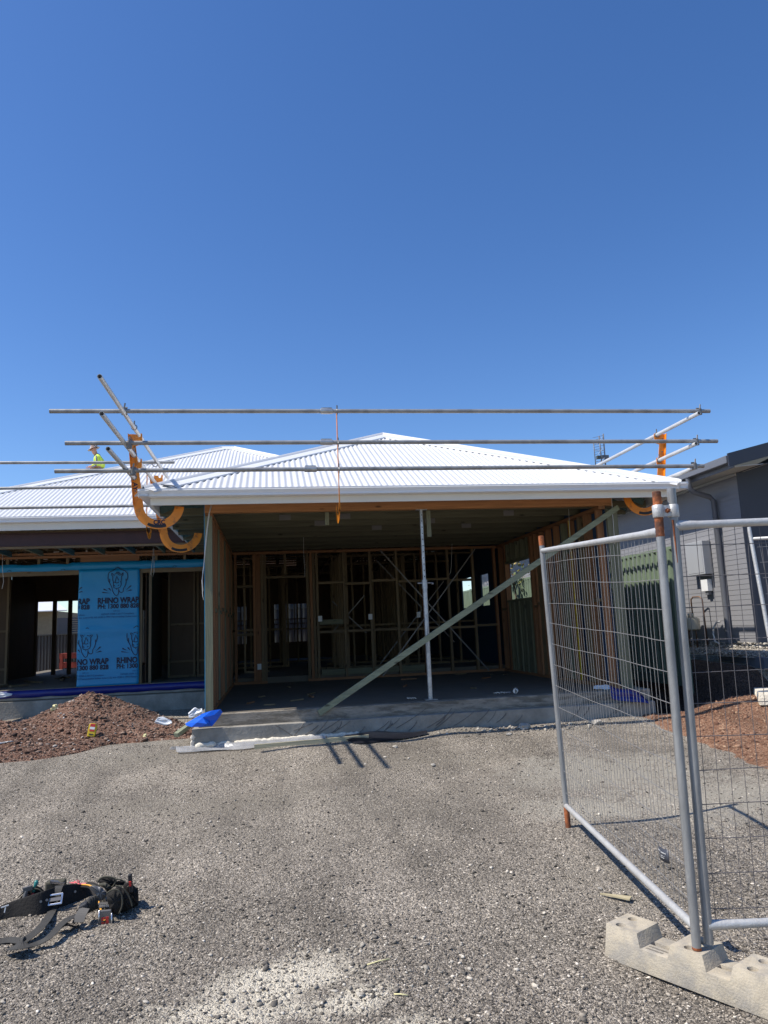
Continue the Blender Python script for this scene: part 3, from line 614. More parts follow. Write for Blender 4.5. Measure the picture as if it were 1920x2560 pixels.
for i in range(60):
    x = -7.0+i*(7.0-.92)/59; wv = .006*math.sin(i*1.1)+.004*math.sin(i*2.3)
    zb = 2.735+.006*math.sin(i*.8); zt = 2.875 if x > -3.5 else 2.86-.01*math.sin(i)
    if -3.385 < x < -2.365: zb = 2.735
    rows.append([(x, WW-.006+wv*.5, zb), (x, WW-.012+wv, (zb+zt)/2), (x, WW-.006+wv*.4, zt)])
wr_.grid(rows).build('wall_wrap', M['wrap'], H, smooth=True, solid=.002)
wp = MB(); rows = []
for i in range(41):
    z = .70+i*(2.74-.70)/40; zz = .003*math.sin(i*.9)-(.010 if 17 < i < 20 else 0)
    rows.append([(-3.395+j*(1.035/20)+.006*math.sin(i*.4)*(1 if j in (0, 20) else 0), WW-.014+zz+.0045*math.sin(j*.55+i*.33)*math.sin(i*.21), z) for j in range(21)])
wall_wrap = wp.grid(rows).build('wall_wrap', M['wrap'], H, smooth=True, solid=.002)
# printing on the wrap
WX0, WX1, WZ0 = -3.385, -2.37, .705; PY = WW-.0235
def clip_build(name, mesh_v, mesh_f, mat_, parent, x0=WX0, x1=WX1):
    me = bpy.data.meshes.new(name); me.from_pydata([tuple(v) for v in mesh_v], [], mesh_f); bm = bmesh.new(); bm.from_mesh(me)
    for px, nx in ((x0, -1), (x1, 1)):
        bmesh.ops.bisect_plane(bm, geom=bm.verts[:]+bm.edges[:]+bm.faces[:], plane_co=(px, 0, 0), plane_no=(nx, 0, 0), clear_outer=True)
    off = parent_loc(parent); bmesh.ops.translate(bm, verts=bm.verts, vec=-off)
    if not bm.verts: bm.free(); return None
    bm.to_mesh(me); bm.free(); me.materials.append(mat_); o = bpy.data.objects.new(name, me); COL.objects.link(o); o.parent = parent; return o
def text_mesh(body, size, width=None, bold=.0, align='LEFT'):
    c = bpy.data.curves.new('t', 'FONT'); c.body = body; c.size = size; c.offset = bold; c.align_x = align; c.resolution_u = 3
    o = bpy.data.objects.new('t', c); COL.objects.link(o); dg = bpy.context.evaluated_depsgraph_get(); me = bpy.data.meshes.new_from_object(o.evaluated_get(dg))
    V = [v.co.copy() for v in me.vertices]; Fs = [tuple(p.vertices) for p in me.polygons]; bpy.data.objects.remove(o); bpy.data.curves.remove(c); bpy.data.meshes.remove(me)
    if width:
        x0 = min(v.x for v in V); x1 = max(v.x for v in V)
        for v in V: v.x = (v.x-x0)*width/(x1-x0)
    return V, Fs
def wrap_text(body, x, z, size, width, m_, bold):
    V, Fs = text_mesh(body, size, width, bold); clip_build('printed_text', [(x+v.x, PY, z+v.y) for v in V], Fs, m_, wall_wrap)
RH = [[(1090,85),(1150,140),(1260,180),(1330,240),(1350,320),(1335,400),(1320,440)],
 [(1090,85),(1060,95),(960,170),(860,210),(830,270),(825,350),(840,440),(880,500),(930,590),(950,690),(990,760),(1020,800),(1060,820),(1095,790),(1110,740),(1110,690),(1115,640)],
 [(870,380),(868,480)], [(935,240),(915,250),(930,300),(955,330),(950,400),(970,470),(970,560),(985,610),(1040,630),(1100,625),(1150,600),(1175,540),(1170,460),(1180,400),(1175,330),(1215,290),(1220,240),(1210,235),(1185,270),(1150,295),(1080,275)],
 [(935,240),(965,280),(1000,295)], [(1000,265),(1050,245),(1100,242),(1160,262)], [(1030,220),(1080,212),(1130,222)],
 [(1010,480),(1030,400),(1058,315),(1085,380),(1110,430)], [(1010,480),(1060,492),(1100,480),(1110,460)],
 [(985,545),(1000,560),(1015,580)], [(1090,570),(1100,548),(1122,555)], [(1145,465),(1165,465)], [(975,470),(995,480)], [(1045,655),(1070,655)],
 [(1300,390),(1305,480),(1280,570),(1235,640),(1230,720),(1190,740),(1140,725),(1120,680)]]
SPK = [[(720,620),(840,695),(710,655)], [(830,620),(885,620),(915,700)], [(680,705),(905,748),(690,735)], [(1460,570),(1410,570),(1290,700)], [(1475,690),(1430,668),(1300,720)], [(1310,630),(1285,665),(1300,630)]]
def rhino(cx, zb):
    V, Fs = [], []
    T = lambda p: Vector((cx+(p[0]-1085)*.000647, PY, zb+(1000-p[1])*.000694))
    for pl_ in RH:
        P_ = [T(p) for p in pl_]; b = len(V)
        for i, p in enumerate(P_):
            t = (P_[min(i+1, len(P_)-1)]-P_[max(i-1, 0)]).normalized(); n_ = Vector((t.z, 0, -t.x))*.0062; V += [p+n_, p-n_]
        Fs += [(b+2*i, b+2*i+1, b+2*i+3, b+2*i+2) for i in range(len(P_)-1)]
    for pl_ in SPK: b = len(V); V += [T(p) for p in pl_]; Fs.append((b, b+1, b+2))
    clip_build('printed_emblem', V, Fs, M['ink'], wall_wrap)
for xs_, zb in ((-3.065-.835, 2.135), (-3.065, 2.135), (-2.73-.835, 1.085), (-2.73, 1.085)):
    wrap_text('RHINO WRAP', xs_, zb, .138, .70, M['ink'], .0052); wrap_text('PH: 1300 880 828', xs_, zb-.092, .108, .70, M['ink'], .0042)
    wrap_text('RP-31', xs_+.27, zb-.155, .04, .10, M['ink2'], 0); wrap_text('AS/NZS 4200.1:2017 Compliant', xs_+.06, zb-.205, .043, .56, M['ink2'], .0003)
    wrap_text('AS 1530.2.1993 Flammability Index: Low (<5)', xs_-.06, zb-.255, .043, .82, M['ink2'], .0003)
    rhino(xs_+.335, zb)
for x in (-4.55, -3.66, -1.75): MB().tube([(x-.035, PY, 2.742), (x-.02, PY, 2.758), (x, PY, 2.764), (x+.02, PY, 2.758), (x+.035, PY, 2.742)], .004, 5).build('printed_arc', M['ink'], H)
# interior framing seen in the dark
inn = MB(); r_ = random.Random(8)
def wallx(y, x0, x1, gaps=(), step=.45, z1=3.0, mb=inn):
    x = x0
    while x < x1:
        if not any(a < x < b for a, b in gaps): mb.box((x, y, HZ), (x+.04, y+.085, z1))
        x += step*(.9+.2*r_.random())
    for z in (HZ, 1.55, z1):
        xx = x0
        for a, b in list(gaps)+[(x1, x1)]:
            if xx < a: mb.box((xx, y+.002, z), (min(a, x1), y+.083, z+.04))
            xx = b
def wally(x, y0, y1, step=.45, z1=3.0):
    y = y0
    while y < y1: inn.box((x, y, HZ), (x+.085, y+.04, z1)); y += step*(.9+.2*r_.random())
    for z in (HZ, 1.55, z1): inn.box((x+.002, y0, z), (x+.083, y1, z+.04))
wallx(15.2, -.6, 4.2, ((-.1, .7),)); wallx(17.1, -2.3, 4.2, ((.3, 1.2),)); wallx(19.6, -1.2, 4.2, ((1.6, 2.5),)); wally(1.3, 13.7, 17); wally(2.7, 15.3, 19.5); wally(-.9, 13.8, 16.5); wally(.2, 17.2, 22)
tag(inn.build('interior_framing', M['tanz'], H), kind='stuff')
for p, q, yy in (((2.15, 2.9), (3.73, 1.14), 15.1), ((3.57, 2.42), (2.14, .77), 15.1), ((1.20, 2.08), (1.88, 1.41), 15.1), ((1.87, 2.18), (1.17, 1.44), 15.09)):
    MB().bar((p[0], yy, p[1]), (q[0], yy, q[1]), .024, .003, (0, 1, 0)).build('steel_brace', M['strap'], H)
# ply panels in the rooms behind the wing openings
for (x0, x1, y) in ((-6.3, -5.80, 15.2), (-5.79, -5.05, 15.21), (-2.05, -1.52, 15.0), (-1.5, -.95, 15.01)):
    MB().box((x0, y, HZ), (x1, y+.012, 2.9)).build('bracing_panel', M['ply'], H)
    for z in (HZ, 1.0, 1.72, 2.86): MB().box((x0, y-.045, z), (x1, y-.001, z+.04)).build('noggin', M['tanx'], H)
    for x in (x0, x1-.05): MB().box((x, y-.06, HZ+.04), (x+.04, y-.002, 2.86)).build('stud', M['tanz'], H)
# a side board wall of the left room
MB().box((-5.74, 15.22, HZ), (-5.72, 18.9, 2.9)).build('bracing_panel', M['ply'], H)
MB().box((-2.28, 13.75, HZ), (-2.26, 15.6, 2.95)).build('bracing_panel', M['ply'], H)
# rear of the left room at y 19 with the opening that shows daylight
for x in (-5.34, -4.98): MB().box((x, 19, HZ), (x+.08, 19.09, 2.50)).build('stud', M['ply'], H)
TOPZ = 3.46
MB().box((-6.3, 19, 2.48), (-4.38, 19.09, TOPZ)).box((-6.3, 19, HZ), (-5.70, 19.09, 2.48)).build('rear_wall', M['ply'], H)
MB().box((-4.38, 18.0, HZ), (-4.30, 22.4, TOPZ)).build('rear_wall', M['ply'], H)
def holed(x0, x1, y, z0, z1, holes, thick=.05):
    mb = MB(); xs_ = sorted({x0, x1, *[h[0] for h in holes], *[h[1] for h in holes]})
    for a, b in zip(xs_[:-1], xs_[1:]):
        hs_ = sorted([h for h in holes if h[0] <= a+1e-6 and h[1] >= b-1e-6], key=lambda h: h[2]); z = z0
        for h in hs_: mb.box((a, y, z), (b, y+thick, h[2])); z = h[3]
        mb.box((a, y, z), (b, y+thick, z1))
    return mb
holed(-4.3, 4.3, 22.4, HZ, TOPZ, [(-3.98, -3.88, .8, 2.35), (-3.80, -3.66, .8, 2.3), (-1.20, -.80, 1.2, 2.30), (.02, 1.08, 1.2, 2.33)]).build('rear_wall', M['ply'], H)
for x in (-.98, .18, .42, .60, .80): MB().box((x, 22.36, HZ), (x+.035, 22.399, 2.6)).build('stud', M['ply'], H)
for z in (1.72, 1.86): MB().box((-1.2, 22.37, z), (1.1, 22.398, z+.035)).build('noggin', M['ply'], H)
MB().box((-6.36, 13.7, HZ), (-6.34, 19, TOPZ)).build('bracing_panel', M['ply'], H)
# right side wall of the house behind the garage, with two windows that show the green fence
ow = MB(); prev = 13.53
for (y0, y1, z0, z1) in ((14.3, 14.85, 1.86, 2.50), (15.6, 16.45, 1.86, 2.52)):
    ow.box((4.30, prev, HZ), (4.33, y0, TOPZ)); ow.box((4.30, y0, HZ), (4.33, y1, z0)); ow.box((4.30, y0, z1), (4.33, y1, TOPZ)); prev = y1
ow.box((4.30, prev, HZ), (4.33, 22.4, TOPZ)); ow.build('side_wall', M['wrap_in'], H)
# roof void: truss chords and webs over the whole wing
rv_ = MB()
for k in range(17):
    x = -6.1+k*.62; rv_.box((x, 13.72, 3.10), (x+.036, 22.35, 3.19))
    for q in range(12): y = 14+q*.7; rv_.bar((x+.018, y, 3.17), (x+.018, y+.35, 3.62), .034, .07, (1, 0, 0))
for q in range(14): y = 13.8+q*.62; rv_.box((-6.2, y, 3.192), (4.3, y+.07, 3.225))
tag(rv_.build('ceiling_framing', M['tany'], H), kind='stuff')
# floor clutter seen in the left opening: offcuts on the floor
cl = MB(); r_ = random.Random(2)
for k in range(9):
    p = Vector((-5+1.3*r_.random(), 14.2+2.5*r_.random(), HZ+.03)); a = r_.random()*3; cl.bar(p, p+Vector((math.cos(a), math.sin(a), 0))*(.3+.6*r_.random()), .07, .03)
cl.build('timber_offcut', M['tanx'], H)
r_ = random.Random(31)
for k in range(14):
    p = Vector((-.4+4.3*r_.random(), 9.3+3.8*r_.random(), SL+.012)); a = r_.random()*3.1
    MB().bar(p, p+Vector((math.cos(a), math.sin(a), 0))*(.05+.22*r_.random()), .03, .018).build('floor_offcut', M['tanx' if k % 3 else 'orx'], H)
# loose cables hanging from the frame
def cable(pts, name='cable', r=.004, m_=None): return MB().tube(pts, r, 6).build(name, m_ or M['pvc'], H, smooth=True)
def pxl(pl_, y): return [at(u, v, 1, y) for u, v in pl_]
cable(pxl([(530, 1263), (524, 1282), (519, 1320), (514, 1370), (511, 1400), (507, 1430), (506, 1455), (508, 1478)], 8.86))
cable(pxl([(527, 1263), (521, 1290), (515, 1340), (509, 1420), (505, 1450), (507, 1490), (509, 1500)], 8.85))
cable(pxl([(1529, 1242), (1531, 1280), (1534, 1320), (1537, 1360)], 8.86))
cable(pxl([(1421, 1262), (1424, 1320), (1427, 1380)], 9.4), r=.003)
cable(pxl([(384, 1368), (381, 1400), (377, 1436), (382, 1442), (385, 1430), (385, 1390), (384, 1368)], 13.4))
cable(pxl([(6, 1375), (6, 1420), (9, 1455), (5, 1472)], 13.4))
cable(pxl([(759, 1336), (759, 1380), (762, 1420), (762, 1442)], 11.8), r=.003)
cable(pxl([(1130, 1360), (1129, 1400), (1127, 1430), (1122, 1438)], 12), r=.003)
# ------------------------------------------------------------------ loose things at the house
def acrow():
    x, y = 1.876, 8.985; t = thing('steel_prop', 'galvanised adjustable steel prop standing upright under the garage beam', 'prop', (x, y, SL))
    MB().tube([(x, y, SL+.008), (x, y, SL+1.42)], .030, 16).build('outer_tube', M['galv'], t, smooth=True, auto=40)
    inn_ = MB().tube([(x, y, SL+1.42), (x, y, CE-.007)], .0225, 14).build('inner_tube', M['galv'], t, smooth=True, auto=40)
    h = MB()
    for k in range(11): z = SL+1.50+k*.078; h.tube([(x, y-.0235, z), (x, y-.022, z)], .0075, 8)
    h.build('pin_hole', M['dark'], inn_)
    MB().box((x-.075, y-.07, SL+.001), (x+.075, y+.07, SL+.008)).build('base_plate', M['galv'], t)
    MB().box((x-.07, y-.05, CE-.007), (x+.07, y+.05, CE-.001)).build('head_plate', M['galv'], t)
    c = MB().tube([(x, y, SL+1.35), (x, y, SL+1.46)], .037, 14).build('collar', M['galv'], t, smooth=True, auto=40)
    MB().tube([(x-.09, y, SL+1.42), (x+.10, y, SL+1.42)], .009, 8).tube([(x+.10, y, SL+1.42), (x+.10, y, SL+1.40)], .015, 8).build('collar_handle', M['galv'], t, smooth=True)
acrow()
def brace():
    p, q = at(797, 1783, 1, 8.748), at(1545, 1268, 1, 8.865)
    o = MB().bar(p, q, .035, .070, (0, 0, 1)).build('timber_brace', M['brace'], None, bevel=.002); tag(o, 'long pale green timber brace running diagonally across the garage opening', 'brace')
brace()
def film(name, label, cat, outline, y, m_, seed, amp=.05, axis=1, thick=.004, n=9):
    """crumpled sheet: a patch between an upper and a lower edge given in photo pixels on a plane"""
    r_ = random.Random(seed); up, lo = outline; rows = []
    for i in range(n+1):
        row = []
        for j in range(len(up)):
            a, b = Vector((up[j][0], up[j][1], 0)), Vector((lo[j][0], lo[j][1], 0)); c = a.lerp(b, i/n); yy = y - .0 + amp*(i/n)*-.6 + amp*(r_.random()-.5)*.9
            row.append(at(c.x, c.y, axis, yy if axis == 1 else y+amp*(r_.random())))
        rows.append(row)
    o = MB().grid(rows).build(name, m_, None, smooth=True, solid=thick); md = o.modifiers.new('sub', 'SUBSURF'); md.levels = 1; md.render_levels = 2
    return tag(o, label, cat)
def tarp():
    P_ = [(150,205,0),(215,168,.02),(300,118,.05),(380,92,.04),(452,80,.10),(471,104,.12),(430,165,.05),(380,226,-.04),(290,232,-.09),(205,233,-.07),(160,222,-.02),(300,152,-.10),(335,205,-.14),(362,178,-.03),(250,195,-.09),(398,130,.0)]
    v = [at(420+a/3.456, 1750+b/3.456, 1, 8.66+d*.8) for a, b, d in P_]
    f = [(0,1,14),(1,2,11),(1,11,14),(2,3,11),(3,15,11),(3,4,15),(4,5,15),(5,6,15),(6,13,15),(15,13,11),(13,12,11),(6,7,13),(7,12,13),(7,8,12),(8,14,12),(12,14,11),(8,9,14),(9,10,14),(10,0,14)]
    mb = MB(); mb.add(v, f); o = mb.build('plastic_sheet', M['bluetarp'], None, solid=.004); tag(o, 'bright blue plastic sheet bunched over the left end of the garage step', 'plastic sheet')
tarp()
film('plastic_sheet', 'deep blue plastic sheet draped over the right end of the garage step', 'plastic sheet', ([(1521, 1710), (1540, 1722), (1560, 1722), (1590, 1724), (1606, 1738), (1620, 1752)], [(1530, 1750), (1550, 1752), (1575, 1754), (1600, 1756), (1615, 1757), (1624, 1760)]), 8.64, M['bluefilm'], 4, .05)
film('plastic_sheet', 'white crumpled plastic beside the deep blue sheet on the garage step', 'plastic sheet', ([(1484, 1715), (1492, 1712), (1502, 1714), (1512, 1711), (1520, 1712), (1526, 1714)], [(1484, 1722), (1492, 1723), (1502, 1723), (1512, 1724), (1520, 1724), (1526, 1722)]), 8.92, M['whiteplastic'], 5, .03)
film('plastic_sheet', 'white torn plastic scrap lying on the slope of the dark soil mound', 'plastic sheet', ([(392, 1795), (405, 1790), (415, 1795), (428, 1800)], [(385, 1806), (400, 1812), (415, 1816), (432, 1808)]), 9.7, M['whiteplastic'], 6, .05)
film('plastic_sheet', 'grey and white plastic tuft behind the blue sheet at the wall corner', 'plastic sheet', ([(470, 1782), (480, 1775), (488, 1765), (495, 1775), (505, 1770)], [(472, 1796), (482, 1795), (490, 1792), (500, 1785), (508, 1780)]), 8.9, M['whiteplastic'], 7, .05)
film('plastic_sheet', 'white plastic scrap on the far left edge of the house slab', 'plastic sheet', ([(-6, 1728), (5, 1731), (18, 1732), (32, 1734)], [(-6, 1745), (8, 1743), (20, 1741), (30, 1738)]), 13.35, M['whiteplastic'], 8, .03)
# membrane lying on the gravel along the footing
def lying(name, label, cat, near, far, m_, seed, h=.03, n=6):
    r_ = random.Random(seed); rows = []
    def gpt(u, v):
        p = at(u, v, 2, .28)
        for _ in range(4): p = at(u, v, 2, float(gz(p.x, p.y)))
        return p
    N_, Fa = [gpt(*p) for p in near], [gpt(*p) for p in far]
    for i in range(n+1):
        row = []
        for a, b in zip(N_, Fa):
            c = a.lerp(b, i/n); c.y = min(c.y, 8.66); c.z = float(gz(c.x, c.y)) + .008 + h*math.sin(math.pi*min(1, i/n+.05))*(.4+r_.random()); row.append(c)
        rows.append(row)
    o = MB().grid(rows).build(name, m_, None, smooth=True, solid=.003); md = o.modifiers.new('sub', 'SUBSURF'); md.levels = 1; md.render_levels = 2
    return tag(o, label, cat)
lying('plastic_sheet', 'milky clear plastic sheet lying on the gravel along the garage footing', 'plastic sheet', [(440, 1886), (470, 1885), (520, 1880), (560, 1877), (610, 1875), (660, 1868), (720, 1864), (780, 1857), (815, 1851)], [(432, 1862), (475, 1866), (520, 1868), (560, 1864), (610, 1860), (660, 1856), (720, 1852), (780, 1848), (820, 1848)], M['clear'], 5, .05, 10)
lying('plastic_sheet', 'black plastic film crumpled against the footing at mid step', 'plastic sheet', [(858, 1850), (890, 1856), (930, 1857), (980, 1852), (1030, 1846), (1070, 1838)], [(870, 1844), (900, 1838), (930, 1826), (980, 1832), (1030, 1836), (1070, 1834)], M['blackfilm'], 6, .04, 9)
def gp(u, v, z0=.28, lift=0):
    p = at(u, v, 2, z0)
    for _ in range(12): p = at(u, v, 2, float(gz(p.x, p.y))+lift)
    return p
M['lath'] = wood('weathered pale pine', (.36, .33, .22), 'x', rand=0)
p, q = gp(636, 1868, lift=.02), gp(922, 1843, lift=.03)
o = MB().bar(p, q, .03, .055).build('timber_lath', M['lath'], None); tag(o, 'thin pale timber lath lying on the gravel before the step', 'timber')
o = MB().bar(at(440, 1838, 1, 8.75), at(492, 1800, 1, 9.05), .06, .045).build('timber_stake', M['brace'], None); tag(o, 'short pale green timber stake leaning at the left corner of the step', 'timber')
o = MB().prism([(0, 0), (.17, -.02), (.17, .03), (.005, .006)], .008, Matrix.Translation(gp(1500, 2241, 0)+Vector((0, 0, .01))) @ Matrix.Rotation(rad(-42), 4, 'Z')).build('wood_wedge', mat('raw pine splinter', (.42, .36, .22), .8), None); tag(o, 'thin pale splinter of wood beside the concrete fence foot', 'timber')
# spray can and nails on the garage floor
def can():
    c = at(1290, 1727, 2, SL+.035); t = thing('drink_can', 'silver can lying on its side on the garage floor edge', 'can', c)
    MB().tube([c+Vector((-.02, -.035, 0)), c+Vector((-.018, -.03, 0)), c+Vector((.02, .07, 0)), c+Vector((.022, .075, 0))], [.028, .033, .033, .026], 16).build('can_body', M['alu'], t, smooth=True, auto=40)
    MB().tube([c+Vector((-.021, -.037, 0)), c+Vector((-.0205, -.0365, 0))], .022, 14).build('can_end', M['bolt'], t)
can()
for (u, v, n_, lb) in ((1258, 1734, 26, 'strip of collated nails lying beside the silver can'), (1030, 1748, 14, 'short strip of collated nails left of the steel prop foot')):
    c = at(u, v, 2, SL); nb = MB(); r_ = random.Random(n_)
    for k in range(n_): b = c+Vector(((k-n_/2)*.0085, r_.random()*.03, .006+.012*r_.random())); nb.tube([b, b+Vector((.004, .055, .004))], .0032, 5); nb.tube([b, b+Vector((0, -.002, 0))], .006, 6)
    tag(nb.build('nail_strip', M['alu'], None), lb, 'nails')
# ------------------------------------------------------------------ dark soil mound on the left
def mound():
    rs2 = np.random.RandomState(12); ph = rs2.rand(60)*6.28; kx = rs2.randn(60)*7; ky = rs2.randn(60)*7
    def h(x, y):
        d = np.hypot((x+2.45)/1.30, (y-10.5)/1.15); a = .575*np.clip(1-d, 0, 1)**.92*(1+.0*x)
        d2 = np.hypot((x+3.5)/1.6, (y-9.9)/1.5); b = .34*np.clip(1-d2, 0, 1)**.9
        d3 = np.hypot((x+1.5)/.8, (y-10.2)/.8); c = .17*np.clip(1-d3, 0, 1); z = np.maximum(np.maximum(a, b), c)
        n_ = sum(.0042*np.sin(kx[i]*x+ky[i]*y+ph[i]) for i in range(60)); return np.where(z > 0, z+n_*(.4+z), -.05)
    xs = np.arange(-5.2, -.9, .035); ys = np.arange(8.2, 12.0, .035); X, Y = np.meshgrid(xs, ys); Hh = h(X, Y); Z = gz(X, Y)+Hh
    n_ = len(xs); v = np.stack([X, Y, Z], -1).reshape(-1, 3); hf = Hh.reshape(-1); f = []
    for j in range(len(ys)-1):
        for i in range(n_-1):
            q = (j*n_+i, j*n_+i+1, (j+1)*n_+i+1, (j+1)*n_+i)
            if max(hf[k] for k in q) > 0: f.append(q)
    mb = MB(); mb.v = v.tolist(); mb.f = f; o = mb.build('soil_mound', M['soilpile'], None, smooth=True)
    tag(o, 'mound of dark red brown rubble soil heaped left of the garage', 'soil mound')
    n_ = 14000; x = -5+rs2.rand(n_)*4.0; y = 8.3+rs2.rand(n_)*3.0; hh = h(x, y); k = hh > .004; x, y, hh = x[k], y[k], hh[k]
    s = np.clip(.009*np.exp(rs2.randn(len(x))*.55), .004, .034); st = stones('mound_rubble', np.stack([x, y, gz(x, y)+hh+s*.15], -1), s, M['redstones'], 7)
    tag(st, 'loose red brown rubble covering the soil mound', 'rubble')
    return h
mh = mound()
def on_mound(u, v):
    lo = None
    d = ray(u, v); t = 5.0
    while t < 20:
        p = Vector((0, 0, CAMZ))+d*t
        if p.z < float(gz(p.x, p.y)+max(0, mh(np.array(p.x), np.array(p.y)))): return p
        t += .02
    return p
p = on_mound(212, 1732); o = MB().box((p.x-.065, p.y-.03, p.z-.01), (p.x+.065, p.y+.05, p.z+.055)).build('yellow_block', M['yellow'], None, bevel=.006); tag(o, 'small yellow foam block perched on top of the soil mound', 'foam block')
def tape():
    p = on_mound(230, 1838); t = thing('tape_measure', 'yellow tape measure with a red and white label on the mound slope', 'tape measure', p)
    Mx = Matrix.Translation(p+Vector((-.045, -.02, -.01))) @ Matrix.Rotation(rad(80), 4, 'X') @ Matrix.Rotation(rad(-8), 4, 'Z')
    MB().prism([(0, 0), (.085, 0), (.09, .015), (.09, .13), (.07, .155), (.02, .155), (0, .14)], .05, Mx).build('case', M['yellow'], t, bevel=.006)
    for a, b, mm in ((.115, .15, 'redplastic'), (.085, .113, 'whitebox'), (.062, .083, 'redplastic')): MB().prism([(.018, a), (.075, a), (.075, b), (.018, b)], .003, Mx @ Matrix.Translation((0, 0, .0505))).build('label', M[mm], t)
    MB().prism([(.02, .02), (.07, .02), (.07, .035), (.02, .035)], .003, Mx @ Matrix.Translation((0, 0, .0505))).build('label', M['dark'], t)
tape()
for (u, v, s_, lb) in ((137, 1774, .045, 'pale yellow foam chunk on the upper left slope of the mound'), (362, 1842, .025, 'small pale foam crumb at the lower right of the mound')):
    p = on_mound(u, v); bm = bmesh.new(); bmesh.ops.create_icosphere(bm, subdivisions=2, radius=s_)
    for vv in bm.verts: vv.co *= (.7+.6*rnd.random())
    me = bpy.data.meshes.new('foam_chunk'); bm.to_mesh(me); bm.free(); me.materials.append(M['paleyellow']); o = bpy.data.objects.new('foam_chunk', me); COL.objects.link(o); o.location = p+Vector((0, 0, s_*.4)); tag(o, lb, 'foam chunk')
p = on_mound(12, 1862); o = MB().tube([p+Vector((-.1, .0, .02)), p+Vector((.08, .02, .03)), p+Vector((-.02, -.12, .03)), p+Vector((-.12, -.1, .02))], .007, 8).build('steel_bracket', M['galv'], None, smooth=True); tag(o, 'bent steel rod loop at the foot of the mound on the far left', 'steel rod')
# ------------------------------------------------------------------ edge protection rails
TR = .0242
def rail(name, label, p, q, group, couplers=(), m_=None):
    p, q = Vector(p), Vector(q); t = thing(name, label, 'guard rail', p, group)
    MB().tube([p, q], TR, 16, hollow=True).build('tube', m_ or M['tube'], t, smooth=True, auto=40)
    for f_ in couplers:
        c = p.lerp(q, f_); d = (q-p).normalized(); MB().tube([c-d*.07, c-d*.068, c+d*.068, c+d*.07], [TR+.002, TR+.009, TR+.009, TR+.002], 14).bar(c-d*.06+Vector((0, 0, .034)), c+d*.06+Vector((0, 0, .034)), .03, .014).build('coupler', M['galv'], t, smooth=True, auto=40)
    return t
GF = 'scaffold tubes along the front of the garage roof'; GL = 'scaffold tubes along the left side of the garage roof'; GR_ = 'scaffold tubes along the right side of the garage roof'; GW = 'scaffold tubes along the front of the left wing roof'
yr = 8.08
rail('guard_rail', 'topmost long scaffold tube crossing the sky above the garage roof', at(124, 1028, 1, yr), at(1774, 1028, 1, yr), GF, (.386,))
rail('guard_rail', 'middle long scaffold tube crossing just below the garage roof peak', at(163, 1108, 1, yr), at(1793, 1103, 1, yr), GF, (.368,))
rail('guard_rail', 'lowest long scaffold tube running just above the garage gutter', at(137, 1178, 1, yr), at(1759, 1165, 1, yr), GF, (.362,))
xl = -1.58
for (u, v, yb, zz, lb) in ((249, 941, 11.4, None, 'highest of the three tubes rising toward the viewer at the garage left corner'), (254, 1034, 12.2, None, 'middle of the three tubes slanting past the orange bracket at the left'), (270, 1122, 12.0, None, 'lowest of the three slanting tubes, ending just above the left gutter corner')):
    p = at(u, v, 0, xl); rail('guard_rail', lb, p, (xl, yb, p.z-.02), GL, m_=M['tube_l'])
xr_ = 5.14
for (u, v, lb) in ((1748, 1032.6, 'highest tube sloping down from the right end of the top front rail'), (1741, 1109, 'middle tube sloping down from the right end of the middle front rail'), (1740, 1168, 'lowest short tube at the right end of the bottom front rail')):
    p = at(u, v, 0, xr_); rail('guard_rail', lb, p, (xr_, 12.6, p.z), GR_, m_=M['tube_l'])
for (v, ue, ve, lb) in ((1157, 436, 1156, 'highest tube of the left wing, crossing before the roof worker'), (1221, 385, 1215, 'middle tube of the left wing, across its white roof'), (1270, 372, 1264, 'lowest tube of the left wing, just above its gutter')):
    a = at(0, v, 1, 11.8); b = at(ue, ve, 1, 11.8); a = b + (a-b)*1.45; rail('guard_rail', lb, a, b, GW)
def clamp(p, axis_, label=None, parent=None):
    """hook clamp that holds a tube; part of the bracket"""
    mb = MB(); n_ = 10; ring = []
    u = Vector((0, 0, 1)); v_ = Vector(axis_).cross(u)
    pts = [Vector(p)+(u*math.cos(a)+v_*math.sin(a))*(TR+.007) for a in [2*math.pi*k/n_ for k in range(n_+1)]]
    mb.tube(pts, .006, 6); mb.tube([Vector(p)+Vector((0, 0, TR+.005)), Vector(p)+Vector((0, 0, TR+.055))], .008, 6)
    return mb.build('clamp', M['bolt'], parent)
